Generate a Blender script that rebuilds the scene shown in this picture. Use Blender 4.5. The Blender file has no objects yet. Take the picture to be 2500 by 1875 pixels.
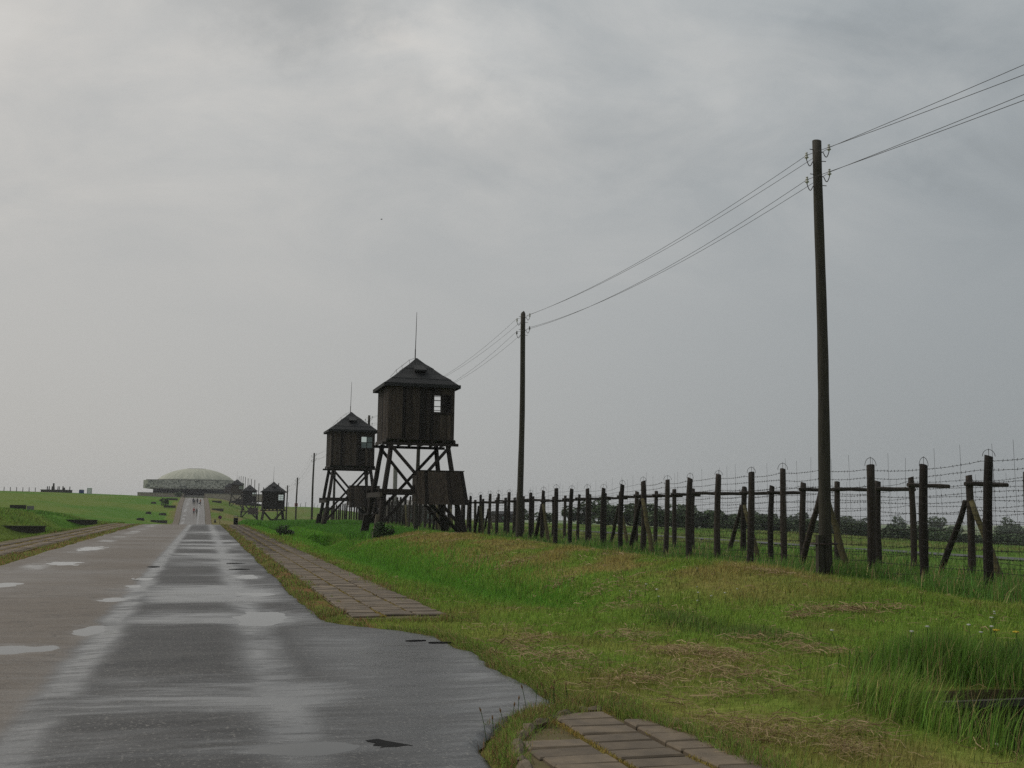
import bpy, math, random
import numpy as np
from mathutils import Vector, Matrix, Quaternion
random.seed(7); rng = np.random.default_rng(11)
S = bpy.context.scene
COL = S.collection
PI = math.pi

# ------------------------------------------------------------------ camera
CAM_H = 1.6
def add_camera():
    yaw, pitch, roll = math.radians(15.68), math.atan(312 / 2650.0), math.radians(0.8)
    f = Vector((math.sin(yaw) * math.cos(pitch), math.cos(yaw) * math.cos(pitch), math.sin(pitch)))
    r0 = Vector((math.cos(yaw), -math.sin(yaw), 0)); u0 = r0.cross(f)
    r = math.cos(roll) * r0 + math.sin(roll) * u0
    u = -math.sin(roll) * r0 + math.cos(roll) * u0
    cd = bpy.data.cameras.new('camera'); co = bpy.data.objects.new('camera', cd); COL.objects.link(co)
    m = Matrix((r, u, -f)).transposed().to_4x4(); m.translation = (0, 0, CAM_H)
    co.matrix_world = m
    cd.sensor_width = 36.0; cd.lens = 36.0 * 2650 / 2500; cd.clip_start = 0.05; cd.clip_end = 8000
    S.camera = co
add_camera()

# ------------------------------------------------------------------ node helper
class NT:
    def __init__(s, nt): s.nt = nt; s.n = nt.nodes; s.l = nt.links
    def new(s, t, **kw):
        n = s.n.new(t)
        for k, v in kw.items():
            if k == 'inp':
                for a, b in v.items():
                    if isinstance(b, bpy.types.NodeSocket): s.l.new(b, n.inputs[a])
                    else: n.inputs[a].default_value = b
            else: setattr(n, k, v)
        return n
    def math(s, op, a, b=0.0, c=0.0, clamp=False):
        n = s.n.new('ShaderNodeMath'); n.operation = op; n.use_clamp = clamp
        for i, v in enumerate((a, b, c)):
            if isinstance(v, bpy.types.NodeSocket): s.l.new(v, n.inputs[i])
            else: n.inputs[i].default_value = v
        return n.outputs[0]
    def mix(s, fac, a, b, blend='MIX'):
        n = s.n.new('ShaderNodeMix'); n.data_type = 'RGBA'; n.blend_type = blend
        for i, v in ((0, fac), (6, a), (7, b)):
            if isinstance(v, bpy.types.NodeSocket): s.l.new(v, n.inputs[i])
            else: n.inputs[i].default_value = v if i == 0 else (*v, 1)
        return n.outputs[2]
    def noise(s, vec, scale, detail=4, rough=.55, dist=0.0):
        n = s.n.new('ShaderNodeTexNoise'); n.inputs['Scale'].default_value = scale
        n.inputs['Detail'].default_value = detail; n.inputs['Roughness'].default_value = rough
        n.inputs['Distortion'].default_value = dist
        if vec is not None: s.l.new(vec, n.inputs['Vector'])
        return n.outputs['Fac']
    def mapr(s, v, a, b, c=0.0, d=1.0, smooth=False):
        n = s.n.new('ShaderNodeMapRange'); n.clamp = True
        if smooth: n.interpolation_type = 'SMOOTHSTEP'
        s.l.new(v, n.inputs[0])
        for i, q in zip((1, 2, 3, 4), (a, b, c, d)): n.inputs[i].default_value = q
        return n.outputs[0]
    def scale(s, vec, v):
        n = s.n.new('ShaderNodeVectorMath'); n.operation = 'MULTIPLY'; s.l.new(vec, n.inputs[0]); n.inputs[1].default_value = v
        return n.outputs[0]

# ------------------------------------------------------------------ world and sun
SUN_EL, SUN_AZ = math.radians(52), math.radians(-50)     # azimuth from +Y towards +X
BANKS = [(0.074, 0.434, 0.122, 0.035, -0.115, -0.6), (0.23, 0.405, 0.085, 0.041, 0.11, 0.9), (0.179, 0.41, 0.033, 0.019, 0.03, 0.6), (0.611, 0.4, 0.156, 0.04, -0.05, -0.4), (0.337, 0.336, 0.122, 0.036, -0.045, -0.4), (0.636, 0.306, 0.059, 0.015, -0.03, -0.3), (0.464, 0.388, 0.111, 0.026, 0.03, 0.2), (0.521, 0.435, 0.156, 0.022, 0.02, 0.1), (0.007, 0.338, 0.111, 0.048, 0.02, 0.1)]
W = bpy.data.worlds.new('World'); S.world = W; W.use_nodes = True
def build_world():
    t = NT(W.node_tree); t.n.clear()
    out = t.new('ShaderNodeOutputWorld'); bg = t.new('ShaderNodeBackground'); t.l.new(bg.outputs[0], out.inputs[0])
    bg.inputs['Strength'].default_value = 0.1
    sky = t.new('ShaderNodeTexSky', sky_type='NISHITA', sun_disc=False, sun_elevation=SUN_EL, sun_rotation=SUN_AZ, altitude=180, dust_density=4)
    tc = t.new('ShaderNodeTexCoord')
    sep = t.new('ShaderNodeSeparateXYZ', inp={0: tc.outputs['Generated']})
    x, y, z = sep.outputs
    zc = t.math('ADD', t.math('MAXIMUM', z, 0.0), 0.42)
    px = t.math('DIVIDE', x, zc); py = t.math('DIVIDE', y, zc)
    cv = t.new('ShaderNodeCombineXYZ', inp={0: px, 1: py, 2: 3.4}).outputs[0]
    n1 = t.noise(cv, 1.15, 7, .5, .6)          # broad banks
    n2 = t.noise(t.scale(cv, (1.0, 1.3, 1)), 3.4, 10, .60, .5)          # billows
    n3 = t.noise(tc.outputs['Generated'], 1.1, 2, .5)
    hi = t.mapr(z, 0.12, 0.36, 0, 1, True)          # near the horizon the cloud is one even veil
    a = t.mapr(n1, 0.36, 0.66, -1, 1)
    b = t.mapr(n2, 0.36, 0.66, -1, 1)
    tex = t.math('ADD', t.math('MULTIPLY', a, 0.50), t.math('MULTIPLY', b, 0.75))
    tex = t.math('MULTIPLY', tex, hi)
    # cloud banks: azimuth, elevation, half sizes, brightness, warmth
    u = t.math('ARCTAN2', x, y); v = t.math('ARCSINE', z)
    wu = t.math('MULTIPLY', t.math('SUBTRACT', t.noise(cv, 2.6, 8, .62), .5), .34)
    wv = t.math('MULTIPLY', t.math('SUBTRACT', t.noise(t.scale(cv, (1.3, 1.1, 2)), 3.1, 8, .62), .5), .20)
    u = t.math('ADD', u, wu); v = t.math('ADD', v, wv)
    bank = 0.0; warm = 0.0
    for (u0, v0, ru, rv, am, wm) in BANKS:
        du = t.math('DIVIDE', t.math('SUBTRACT', u, u0), ru); dv = t.math('DIVIDE', t.math('SUBTRACT', v, v0), rv)
        d = t.math('SQRT', t.math('ADD', t.math('MULTIPLY', du, du), t.math('MULTIPLY', dv, dv)))
        k = t.mapr(d, .0, 1.5, 1, 0, True)
        bank = t.math('ADD', t.math('MULTIPLY', k, am), bank); warm = t.math('ADD', t.math('MULTIPLY', k, wm), warm)
    # the veil is thinner, so brighter, on the sun's side
    az = t.math('ADD', t.math('MULTIPLY', x, math.sin(SUN_AZ)), t.math('MULTIPLY', y, math.cos(SUN_AZ)))
    sunside = t.mapr(az, -.25, 1.0, 0, 1, True)
    base = t.math('ADD', t.math('MULTIPLY', sunside, 0.180), t.math('ADD', 0.288, t.math('MULTIPLY', t.math('MINIMUM', z, .5), 0.24)))
    base = t.math('ADD', base, t.math('MULTIPLY', t.math('SUBTRACT', n3, 0.5), 0.04))
    lum = t.math('ADD', t.math('ADD', base, bank), t.math('MULTIPLY', tex, 0.062))
    lum = t.math('MULTIPLY', t.math('MAXIMUM', lum, 0.05), 10.0)
    blue = t.mapr(t.math('ADD', t.math('ADD', t.math('MULTIPLY', tex, 0.25), t.math('MULTIPLY', warm, .30)), sunside), 0.0, 1.0, 0, 1)
    tint = t.mix(blue, (0.925, 1.0, 1.035), (1.025, 1.0, 0.95))
    lv = t.new('ShaderNodeCombineXYZ', inp={0: lum, 1: lum, 2: lum}).outputs[0]
    cloud = t.mix(1.0, tint, (1, 1, 1), 'MULTIPLY'); t.l.new(lv, cloud.node.inputs[7])
    col = t.mix(0.955, (0, 0, 0), (0, 0, 0)); t.l.new(sky.outputs[0], col.node.inputs[6]); t.l.new(cloud, col.node.inputs[7])
    t.l.new(col, bg.inputs['Color'])
build_world()
sd = bpy.data.lights.new('sun', 'SUN'); sd.energy = 1.5; sd.angle = math.radians(40); sd.color = (1.0, .95, .88)
so = bpy.data.objects.new('sun', sd); COL.objects.link(so)
sdir = Vector((math.sin(SUN_AZ) * math.cos(SUN_EL), math.cos(SUN_AZ) * math.cos(SUN_EL), math.sin(SUN_EL)))
so.rotation_euler = sdir.to_track_quat('Z', 'Y').to_euler(); so.location = (0, 0, 60)
S.view_settings.view_transform = 'Standard'; S.view_settings.look = 'None'
S.view_settings.exposure = 0; S.view_settings.gamma = 1; S.view_settings.use_curve_mapping = False
S.render.engine = 'CYCLES'
DENOISE = False
S.cycles.max_bounces = 6; S.cycles.transparent_max_bounces = 8; S.cycles.volume_bounces = 0
S.cycles.use_denoising = DENOISE

# ------------------------------------------------------------------ small numeric helpers
def sm(a, b, v):
    t = np.clip((np.asarray(v, float) - a) / (b - a), 0, 1); return t * t * (3 - 2 * t)
_perm = np.random.default_rng(3).random((256, 256))
def vnoise(x, y):
    x = np.asarray(x, float); y = np.asarray(y, float)
    xi = np.floor(x).astype(int); yi = np.floor(y).astype(int); fx = x - xi; fy = y - yi
    fx = fx * fx * (3 - 2 * fx); fy = fy * fy * (3 - 2 * fy)
    g = lambda i, j: _perm[i & 255, j & 255]
    return (g(xi, yi) * (1 - fx) + g(xi + 1, yi) * fx) * (1 - fy) + (g(xi, yi + 1) * (1 - fx) + g(xi + 1, yi + 1) * fx) * fy
def fbm(x, y, o=4, g=.5):
    s = 0; a = 1; n = 0
    for i in range(o):
        s = s + a * vnoise(np.asarray(x) * 2 ** i + 17.3 * i, np.asarray(y) * 2 ** i + 5.7 * i); n += a; a *= g
    return s / n

# ------------------------------------------------------------------ terrain height
TX = np.array([-2600, -300, -60, -25, -13, -7, 1, 6, 13.6, 30, 55, 95, 150, 300, 800, 2600.])
TY = np.array([-80, 0, 60, 100, 120, 145, 170, 192, 215, 245, 270, 290, 320, 358, 400, 470, 600, 1000, 2600.])
TZ = np.array([
 [3, 3, 2.6, 2.1, 1.25, 0, 0, .05, .12, 0, -.7, -3, -5.2, -9, -15, -17],
 [3, 3, 2.6, 2.1, 1.25, 0, 0, .05, .12, 0, -.7, -3, -5.2, -9, -15, -17],
 [3, 3, 2.5, 2.0, 1.25, 0, 0, .05, .12, 0, -.5, -3, -5.2, -9, -15, -17],
 [3, 3, 2.0, 1.5, .95, 0, 0, .03, .10, 0, -.3, -3, -5.2, -9, -15, -17],
 [3, 3, 1.1, .6, .3, -.2, -.2, -.2, -.25, -.2, -.3, -2.9, -5.2, -9, -15, -17],
 [3, 3, .6, -.3, -.7, -.9, -1.0, -.95, -.9, -.4, -.2, -2.4, -5.2, -9, -15, -17],
 [3, 3.2, .6, -.7, -1.4, -1.7, -1.9, -2.1, -3.0, -1.2, -.2, -2.0, -5.0, -9, -15, -17],
 [4, 3.6, .8, -.8, -1.7, -2.2, -2.4, -2.7, -3.8, -2.2, -.4, -1.8, -4.8, -9, -15, -17],
 [5, 4.2, 1.3, -.6, -1.6, -2.2, -2.4, -2.7, -3.4, -2.4, -.8, -1.8, -4.8, -9, -15, -17],
 [6, 5, 2.4, .4, -.9, -1.6, -1.84, -2.2, -3.1, -2.3, -1, -1.8, -4.8, -9, -15, -17],
 [7, 5.8, 3.4, 1.6, .6, .3, .15, -.4, -2.4, -1.8, -.9, -1.8, -4.6, -9, -15, -17],
 [7.5, 6.2, 4.2, 2.6, 2.0, 1.6, 1.45, .6, -1.4, -.8, -.7, -1.8, -4.4, -9, -15, -17],
 [8, 6.6, 5.1, 3.9, 3.4, 3.2, 3.0, 2.3, .3, .8, -.3, -1.8, -4.2, -9, -15, -17],
 [8, 6.9, 5.7, 4.9, 4.6, 4.5, 4.4, 3.8, 1.5, 2.3, .3, -1.8, -4, -9, -15, -17],
 [7.5, 6.7, 5.5, 5.0, 4.9, 4.9, 4.9, 4.6, 2.7, 2.0, .3, -2, -4, -9, -15, -17],
 [6, 6, 5.2, 4.9, 4.9, 4.9, 4.9, 4.9, 4.6, 2.0, 0, -2.2, -4.2, -9, -15, -17],
 [3, 4, 4, 4, 4, 4, 4, 4, 3.5, 1.5, -1, -3, -5, -10, -16, -17],
 [-4, -4, -4, -4, -4, -4, -4, -4, -4, -4, -5, -6, -8, -12, -16, -17],
 [-16, -16, -16, -16, -16, -16, -16, -16, -16, -16, -16, -16, -16, -16, -17, -17]])
def _interp_cubic(xs, v, axis):
    """tangents for a monotone-ish cubic along one axis"""
    v = np.moveaxis(v, axis, 0); d = np.diff(v, axis=0) / np.diff(xs).reshape(-1, *([1] * (v.ndim - 1)))
    m = np.zeros_like(v); a, b = d[:-1], d[1:]
    m[1:-1] = np.where(a * b > 0, 2 * a * b / np.where(np.abs(a + b) < 1e-9, 1, a + b), 0)
    m[0] = d[0]; m[-1] = d[-1]
    return np.moveaxis(m, 0, axis)
_MX = _interp_cubic(TX, TZ, 1)
def base_h(x, y):
    x = np.clip(np.asarray(x, float), TX[0], TX[-1]); y = np.clip(np.asarray(y, float), TY[0], TY[-1])
    sh = np.broadcast(x, y).shape; x = np.broadcast_to(x, sh).ravel(); y = np.broadcast_to(y, sh).ravel()
    i = np.clip(np.searchsorted(TX, x, 'right') - 1, 0, len(TX) - 2); h = TX[i + 1] - TX[i]; t = (x - TX[i]) / h
    H00, H10, H01, H11 = 2*t**3-3*t**2+1, t**3-2*t**2+t, -2*t**3+3*t**2, t**3-t**2
    row = lambda j: H00 * TZ[j, i] + H10 * h * _MX[j, i] + H01 * TZ[j, i + 1] + H11 * h * _MX[j, i + 1]
    j = np.clip(np.searchsorted(TY, y, 'right') - 1, 0, len(TY) - 2); k = TY[j + 1] - TY[j]; s = (y - TY[j]) / k
    n = len(TY) - 1
    z0, z1 = row(j), row(j + 1); zp, zn = row(np.maximum(j - 1, 0)), row(np.minimum(j + 2, n))
    kp = TY[j] - TY[np.maximum(j - 1, 0)]; kn = TY[np.minimum(j + 2, n)] - TY[j + 1]
    d = (z1 - z0) / k; dp = np.where(kp > 0, (z0 - zp) / np.where(kp > 0, kp, 1), d); dn = np.where(kn > 0, (zn - z1) / np.where(kn > 0, kn, 1), d)
    hm = lambda a, b: np.where(a * b > 0, 2 * a * b / np.where(np.abs(a + b) < 1e-9, 1, a + b), 0)
    m0, m1 = hm(dp, d), hm(d, dn)
    G00, G10, G01, G11 = 2*s**3-3*s**2+1, s**3-2*s**2+s, -2*s**3+3*s**2, s**3-s**2
    return (G00 * z0 + G10 * k * m0 + G01 * z1 + G11 * k * m1).reshape(sh)

RE_Y = [-8, 6.6, 6.9, 7.5, 7.9, 8.4, 8.72, 9.1, 9.9, 11.1, 12.4, 13.8, 14.4, 15.05, 15.95, 18, 22, 37, 70, 112, 150, 243, 357, 380]
RE_X = [1.85, 1.86, 1.86, 1.9, 2.08, 2.42, 2.97, 3.0, 3.0, 2.98, 3.04, 3.0, 2.68, 2.24, 1.84, 1.72, 1.69, 1.68, 1.68, 1.66, .8, .6, -.09, -.2]
LE_Y = [-8, 30, 46, 112, 150, 243, 357, 380]
LE_X = [-5.1, -5.14, -5.26, -5.46, -4.95, -4.85, -5.65, -5.7]
def road_R(y): y = np.asarray(y, float); return np.interp(y, RE_Y, RE_X) + (fbm(y * .9, y * 0 + 3, 3) - .5) * .14 * sm(6.5, 9, y) + (fbm(y * 6.0, y * 0 + 1.5, 3) - .5) * .11 * sm(6.8, 7.5, y)
def road_L(y): y = np.asarray(y, float); return np.interp(y, LE_Y, LE_X) + (fbm(y * .5, y * 0 + 9, 3) - .5) * .22
def on_road(x, y, pad=0.0):
    x = np.asarray(x, float); y = np.asarray(y, float)
    return (x > road_L(y) - pad) & (x < road_R(y) + pad) & (y < 372)
WALK_C = [2.14, 2.62, 3.10, 3.58]
def on_walk(x, y, pad=0.0):
    x = np.asarray(x, float); y = np.asarray(y, float)
    main = (x > 2.2 - pad) & (x < 3.58 + pad) & (y > 16.1 - pad) & (y < 112)
    kx = np.interp(y, [6.3, 6.8, 7.2, 7.8, 8.2, 8.45], [2.0, 2.02, 2.08, 2.36, 2.7, 3.1])
    patch = (x > kx - pad) & (x < 3.40 - np.clip(y - 7.0, 0, 2) * .18 + pad) & (y < 8.2 + pad)
    left = (x > -7.9 - pad) & (x < -5.95 + pad) & (y < 112) & (y > 2)
    return main | patch | left
def gh(x, y):
    """ground height"""
    x = np.asarray(x, float); y = np.asarray(y, float)
    z = base_h(x, y)
    near = 1 - sm(120, 170, y)
    off = sm(3.7, 5.5, x) + sm(-8.2, -10, x)
    z = z + (fbm(x * .35, y * .35, 4) - .5) * .22 * off * near + (fbm(x * .03, y * .03, 3) - .5) * .8 * sm(60, 160, np.hypot(x, y)) * (1 - np.exp(-((x + 2) / 14) ** 2))
    # roadside ditches
    g = np.exp(-((x - (6.25 + .25 * np.sin(y * .13))) / 1.15) ** 2)
    z = z - .72 * g * sm(15.5, 21, y) * (1 - sm(61.2, 62.2, y)) - .55 * g * sm(63.4, 64.6, y) * (1 - sm(105, 125, y))
    g2 = np.exp(-((x - 6.9) / 1.2) ** 4); z = z - .95 * g2 * (1 - sm(7.9, 8.25, y))
    gl = np.exp(-((x + 9.8) / 1.25) ** 2) * (1 - sm(64.3, 64.7, y) * (1 - sm(68, 76, y))) * (1 - sm(94.7, 95.1, y) * (1 - sm(98, 104, y))); z = z - .72 * gl * (1 - sm(108, 125, y))
    # bank between ditch and fence
    z = z + .48 * np.exp(-((x - 10.1) / 2.1) ** 2) * sm(12, 19, y) * (1 - sm(50, 57, y))
    # bed of road and pavements
    rd = np.minimum(sm(-.18, .02, x - road_L(y)), 1 - sm(-.02, .16, x - road_R(y))) * (y < 380)
    z = z - .075 * rd
    wk = on_walk(x, y, .03); z = z - .02 * wk
    return z

# colour of the ground cover, shared by soil sheet and blades
def gcol(x, y):
    x = np.asarray(x, float); y = np.asarray(y, float)
    C = lambda *c: np.array(c)[None, :]
    n1 = fbm(x * .55, y * .42, 4)[:, None]; n2 = fbm(x * .16 + 40, y * .13, 3)[:, None]; n3 = fbm(x * 1.6 + 9, y * 1.3, 3)[:, None]
    lawn = C(.112, .168, .029)
    lawn = lawn + (C(.185, .165, .052) - lawn) * sm(.48, .66, n1 * .6 + n2 * .4) * .62
    lawn = lawn + (C(.14, .092, .044) - lawn) * sm(.60, .72, n3) * .3
    bank = (np.exp(-((x - 9.6) / 2.3) ** 2) * sm(14, 20, y) * (1 - sm(54, 62, y)))[:, None]
    lawn = lawn + (C(.190, .150, .055) - lawn) * bank * sm(.38, .56, n1) * .85
    g = np.exp(-((x - 6.0) / .95) ** 2) * sm(17, 22, y) * (1 - sm(104, 118, y)); g = np.clip(g * 1.3, 0, 1)[:, None]
    lawn = lawn + (C(.080, .185, .024) - lawn) * g
    fence = (sm(13.1, 14.0, x) * (1 - sm(19.5, 21, x)))[:, None]
    lawn = lawn + (C(.070, .135, .028) - lawn) * fence * .8
    und = (np.exp(-((x - 11.2) / 3.6) ** 4) * sm(55, 57.5, y))[:, None]
    lawn = lawn + (C(.065, .145, .024) - lawn) * und * .8
    field = C(.092, .150, .036) + (C(.150, .140, .060) - C(.092, .150, .036)) * sm(.48, .66, fbm(x * .05, y * .05, 4))[:, None] * .6
    out = lawn + (field - lawn) * sm(19, 22, x)[:, None]
    left = C(.076, .152, .028) + (C(.118, .160, .038) - C(.076, .152, .028)) * sm(.4, .65, fbm(x * .06 + 3, y * .05, 4))[:, None]
    out = out + (left - out) * (1 - sm(-8.4, -7.8, x))[:, None]
    verge = C(.125, .130, .036) + (C(.160, .095, .048) - C(.125, .130, .036)) * sm(.42, .6, fbm(x * 2.1, y * 1.2, 3))[:, None]
    vm = ((x > -8.0) & (x < 2.3) & (y < 112)).astype(float)[:, None]
    out = out + (verge - out) * vm
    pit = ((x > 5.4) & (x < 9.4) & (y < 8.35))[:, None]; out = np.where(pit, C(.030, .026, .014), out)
    far = sm(105, 130, y)[:, None] * (sm(-8.4, -6, x) * (1 - sm(17, 30, x)))[:, None]
    fc = C(.098, .145, .034) + (C(.155, .140, .058) - C(.098, .145, .034)) * sm(.48, .68, fbm(x * .12, y * .06, 3))[:, None]
    return out + (fc - out) * far

# ------------------------------------------------------------------ mesh builder
def link(o, parent=None):
    COL.objects.link(o)
    if parent is not None: o.parent = parent
    return o
class MB:
    def __init__(s): s.v = []; s.f = []
    def add(s, v, f):
        b = len(s.v); s.v += [tuple(p) for p in v]; s.f += [tuple(i + b for i in q) for q in f]; return s
    def box(s, c, d, rot=None):
        hx, hy, hz = d[0] / 2, d[1] / 2, d[2] / 2
        p = [Vector((sx * hx, sy * hy, sz * hz)) for sx in (-1, 1) for sy in (-1, 1) for sz in (-1, 1)]
        if rot is not None: p = [rot @ q for q in p]
        c = Vector(c)
        return s.add([q + c for q in p], [(0, 1, 3, 2), (4, 6, 7, 5), (0, 4, 5, 1), (2, 3, 7, 6), (0, 2, 6, 4), (1, 5, 7, 3)])
    def beam(s, p, q, w, h, up=(0, 0, 1), taper=1.0):
        p = Vector(p); q = Vector(q); d = (q - p).normalized(); a = d.cross(Vector(up))
        if a.length < 1e-4: a = d.cross(Vector((0, 1, 0)))
        a.normalize(); b = a.cross(d)
        v = []
        for c, k in ((p, 1), (q, taper)):
            v += [c + a * (sx * w / 2 * k) + b * (sy * h / 2 * k) for sx, sy in ((-1, -1), (1, -1), (1, 1), (-1, 1))]
        return s.add(v, [(3, 2, 1, 0), (4, 5, 6, 7), (0, 1, 5, 4), (1, 2, 6, 5), (2, 3, 7, 6), (3, 0, 4, 7)])
    def tube(s, pts, rad, n=6, cap=True, jitter=0.0):
        pts = [Vector(p) for p in pts]; m = len(pts)
        if not hasattr(rad, '__len__'): rad = [rad] * m
        v = []; f = []; ref = Vector((.31, .95, .11))
        for i, p in enumerate(pts):
            d = (pts[min(i + 1, m - 1)] - pts[max(i - 1, 0)]).normalized()
            if abs(d.dot(ref)) > .95: ref = Vector((1, 0, .2))
            a = d.cross(ref).normalized(); b = d.cross(a)
            for k in range(n):
                t = 2 * PI * k / n; r = rad[i] * (1 + random.uniform(-jitter, jitter))
                v.append(p + a * (math.cos(t) * r) + b * (math.sin(t) * r))
        for i in range(m - 1):
            for k in range(n):
                k2 = (k + 1) % n
                f.append((i * n + k, i * n + k2, (i + 1) * n + k2, (i + 1) * n + k))
        if cap: f.append(tuple(range(n - 1, -1, -1))); f.append(tuple((m - 1) * n + k for k in range(n)))
        return s.add(v, f)
    def lathe(s, prof, n=12, c=(0, 0, 0)):
        c = Vector(c); v = []; f = []
        for r, z in prof: v += [c + Vector((r * math.cos(2 * PI * k / n), r * math.sin(2 * PI * k / n), z)) for k in range(n)]
        for i in range(len(prof) - 1):
            for k in range(n): f.append((i * n + k, i * n + (k + 1) % n, (i + 1) * n + (k + 1) % n, (i + 1) * n + k))
        f.append(tuple(range(n - 1, -1, -1))); f.append(tuple((len(prof) - 1) * n + k for k in range(n)))
        return s.add(v, f)
    def mesh(s, name, mat, smooth=False):
        m = bpy.data.meshes.new(name); m.from_pydata(s.v, [], s.f); m.update()
        if mat: m.materials.append(mat)
        if smooth: m.polygons.foreach_set('use_smooth', [True] * len(m.polygons))
        return m
    def build(s, name, mat, parent=None, smooth=False):
        return link(bpy.data.objects.new(name, s.mesh(name, mat, smooth)), parent)
def np_mesh(name, V, quads=None, tris=None, mat=None, smooth=False, col=None):
    """mesh from arrays, fast"""
    m = bpy.data.meshes.new(name); V = np.asarray(V, np.float32)
    nq = 0 if quads is None else len(quads); nt = 0 if tris is None else len(tris)
    m.vertices.add(len(V)); m.vertices.foreach_set('co', V.ravel())
    li = np.concatenate([a.ravel() for a in (quads, tris) if a is not None and len(a)]).astype(np.int32)
    tot = np.concatenate([np.full(nq, 4), np.full(nt, 3)]).astype(np.int32)
    st = np.concatenate([[0], np.cumsum(tot)[:-1]]).astype(np.int32)
    m.loops.add(len(li)); m.loops.foreach_set('vertex_index', li)
    m.polygons.add(nq + nt); m.polygons.foreach_set('loop_start', st)
    try: m.polygons.foreach_set('loop_total', tot)
    except Exception: pass
    if smooth: m.polygons.foreach_set('use_smooth', np.ones(nq + nt, bool))
    m.update(calc_edges=True)
    if col is not None:
        a = m.color_attributes.new('tint', 'FLOAT_COLOR', 'POINT')
        c = np.ones((len(V), 4), np.float32); c[:, :3] = col; a.data.foreach_set('color', c.ravel())
    if mat: m.materials.append(mat)
    return m
def grid_quads(nx, ny):
    i = np.arange((nx - 1) * (ny - 1)); r = i // (nx - 1); c = i % (nx - 1); a = r * nx + c
    return np.stack([a, a + 1, a + nx + 1, a + nx], 1)
def tag(o, label, cat=None, group=None, kind=None):
    if label: o['label'] = label
    if cat: o['category'] = cat
    if group: o['group'] = group
    if kind: o['kind'] = kind
    return o
def empty(name, loc=(0, 0, 0), rz=0.0, sc=1.0):
    o = bpy.data.objects.new(name, None); o.empty_display_size = .3; link(o)
    o.location = loc; o.rotation_euler = (0, 0, rz); o.scale = (sc, sc, sc); return o
def structure(o, label=None): o['kind'] = 'structure'; return tag(o, label)

# ------------------------------------------------------------------ materials
MATS = {}
def principled(name):
    m = bpy.data.materials.new(name); m.use_nodes = True; t = NT(m.node_tree)
    b = t.n['Principled BSDF']; return m, t, b
def bump(t, b, h, strength, dist=.01):
    n = t.new('ShaderNodeBump', inp={'Height': h}); n.inputs['Strength'].default_value = strength; n.inputs['Distance'].default_value = dist
    t.l.new(n.outputs[0], b.inputs['Normal'])
def simple(name, c1, c2=None, scale=6, rough=.8, stretch=(1, 1, 1), bmp=.3, rnd=.25, spec=.3, metal=0.0, detail=5):
    m, t, b = principled(name)
    tc = t.new('ShaderNodeTexCoord'); oi = t.new('ShaderNodeObjectInfo')
    off = t.new('ShaderNodeVectorMath', operation='ADD', inp={0: t.scale(tc.outputs['Object'], stretch)})
    k = t.math('MULTIPLY', oi.outputs['Random'], 40.0); t.l.new(k, off.inputs[1])
    n = t.noise(off.outputs[0], scale, detail, .6)
    c = t.mix(t.mapr(n, .3, .7), c1, c2 or tuple(x * .6 for x in c1))
    br = t.math('ADD', 1 - rnd, t.math('MULTIPLY', oi.outputs['Random'], 2 * rnd))
    bc = t.new('ShaderNodeCombineXYZ', inp={0: br, 1: br, 2: br}).outputs[0]
    c2_ = t.mix(1.0, (1, 1, 1), (1, 1, 1), 'MULTIPLY'); t.l.new(c, c2_.node.inputs[6]); t.l.new(bc, c2_.node.inputs[7])
    t.l.new(c2_, b.inputs['Base Color']); b.inputs['Roughness'].default_value = rough
    b.inputs['Specular IOR Level'].default_value = spec; b.inputs['Metallic'].default_value = metal
    if bmp: bump(t, b, n, bmp)
    MATS[name] = m; return m
WOOD_POST = simple('creosoted log', (.016, .0125, .0105), (.050, .039, .030), 5, .85, (5, 5, .7), .7, .5)
WOOD_POLE = simple('weathered pole wood', (.026, .024, .018), (.062, .054, .040), 4, .85, (6, 6, .5), .5, .1)
WOOD_BEAM = simple('dark tower timber', (.015, .012, .010), (.034, .026, .021), 5, .85, (2, 2, 2), .5, .3)
PLANK = simple('tarred plank', (.011, .009, .008), (.070, .051, .038), 3.5, .8, (6, 6, .55), .6, .75)
PALE_WOOD = simple('grey end grain', (.14, .115, .085), (.075, .06, .045), 9, .9, (1, 1, 1), .5, .2)
LIT_STRUT = simple('lit strut', (.055, .050, .022), (.10, .085, .035), 5, .9, (3, 3, .8), .6, .2)  # lighter brown paints the light caught by one strut of each pair
FELT = simple('roofing felt', (.010, .0105, .011), (.020, .021, .021), 9, .75, (1, 1, 1), .5, .1)
IRON = simple('rusty iron', (.030, .022, .020), (.055, .035, .028), 12, .7, (1, 1, 1), .2, .1)
WIRE = simple('barbed wire steel', (.022, .020, .020), (.045, .036, .032), 20, .7, (1, 1, 1), 0, .1)
CERAM = simple('white porcelain', (.55, .54, .48), (.36, .35, .30), 14, .3, (1, 1, 1), 0, .1, .5)
DARKCERAM = simple('brown porcelain', (.05, .045, .04), (.09, .08, .07), 14, .3, (1, 1, 1), 0, .1, .5)
CONC = simple('old concrete', (.032, .029, .023), (.070, .063, .053), 3, .9, (1, 1, 1), .6, .2)
CONC_LT = simple('grey concrete', (.22, .21, .19), (.15, .145, .13), 2.5, .9, (1, 1, 1), .5, .15)
STONE = simple('rubble stone wall', (.40, .34, .28), (.24, .20, .165), 1.6, .9, (1, 1, 1), .8, .15)
PAVER = simple('brown concrete paver', (.162, .124, .082), (.088, .069, .048), 5, .8, (1, 1, 1), .5, .22, .35)
SOIL = simple('soil in joints', (.085, .070, .030), (.130, .105, .045), 8, .95, (1, 1, 1), .6, 0)
GRAVEL = simple('grey gravel', (.10, .10, .105), (.07, .07, .072), .8, .9, (1, 1, 1), .5, 0)
BLUE = simple('blue plastic', (.02, .06, .22), (.015, .045, .16), 4, .5)
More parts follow.
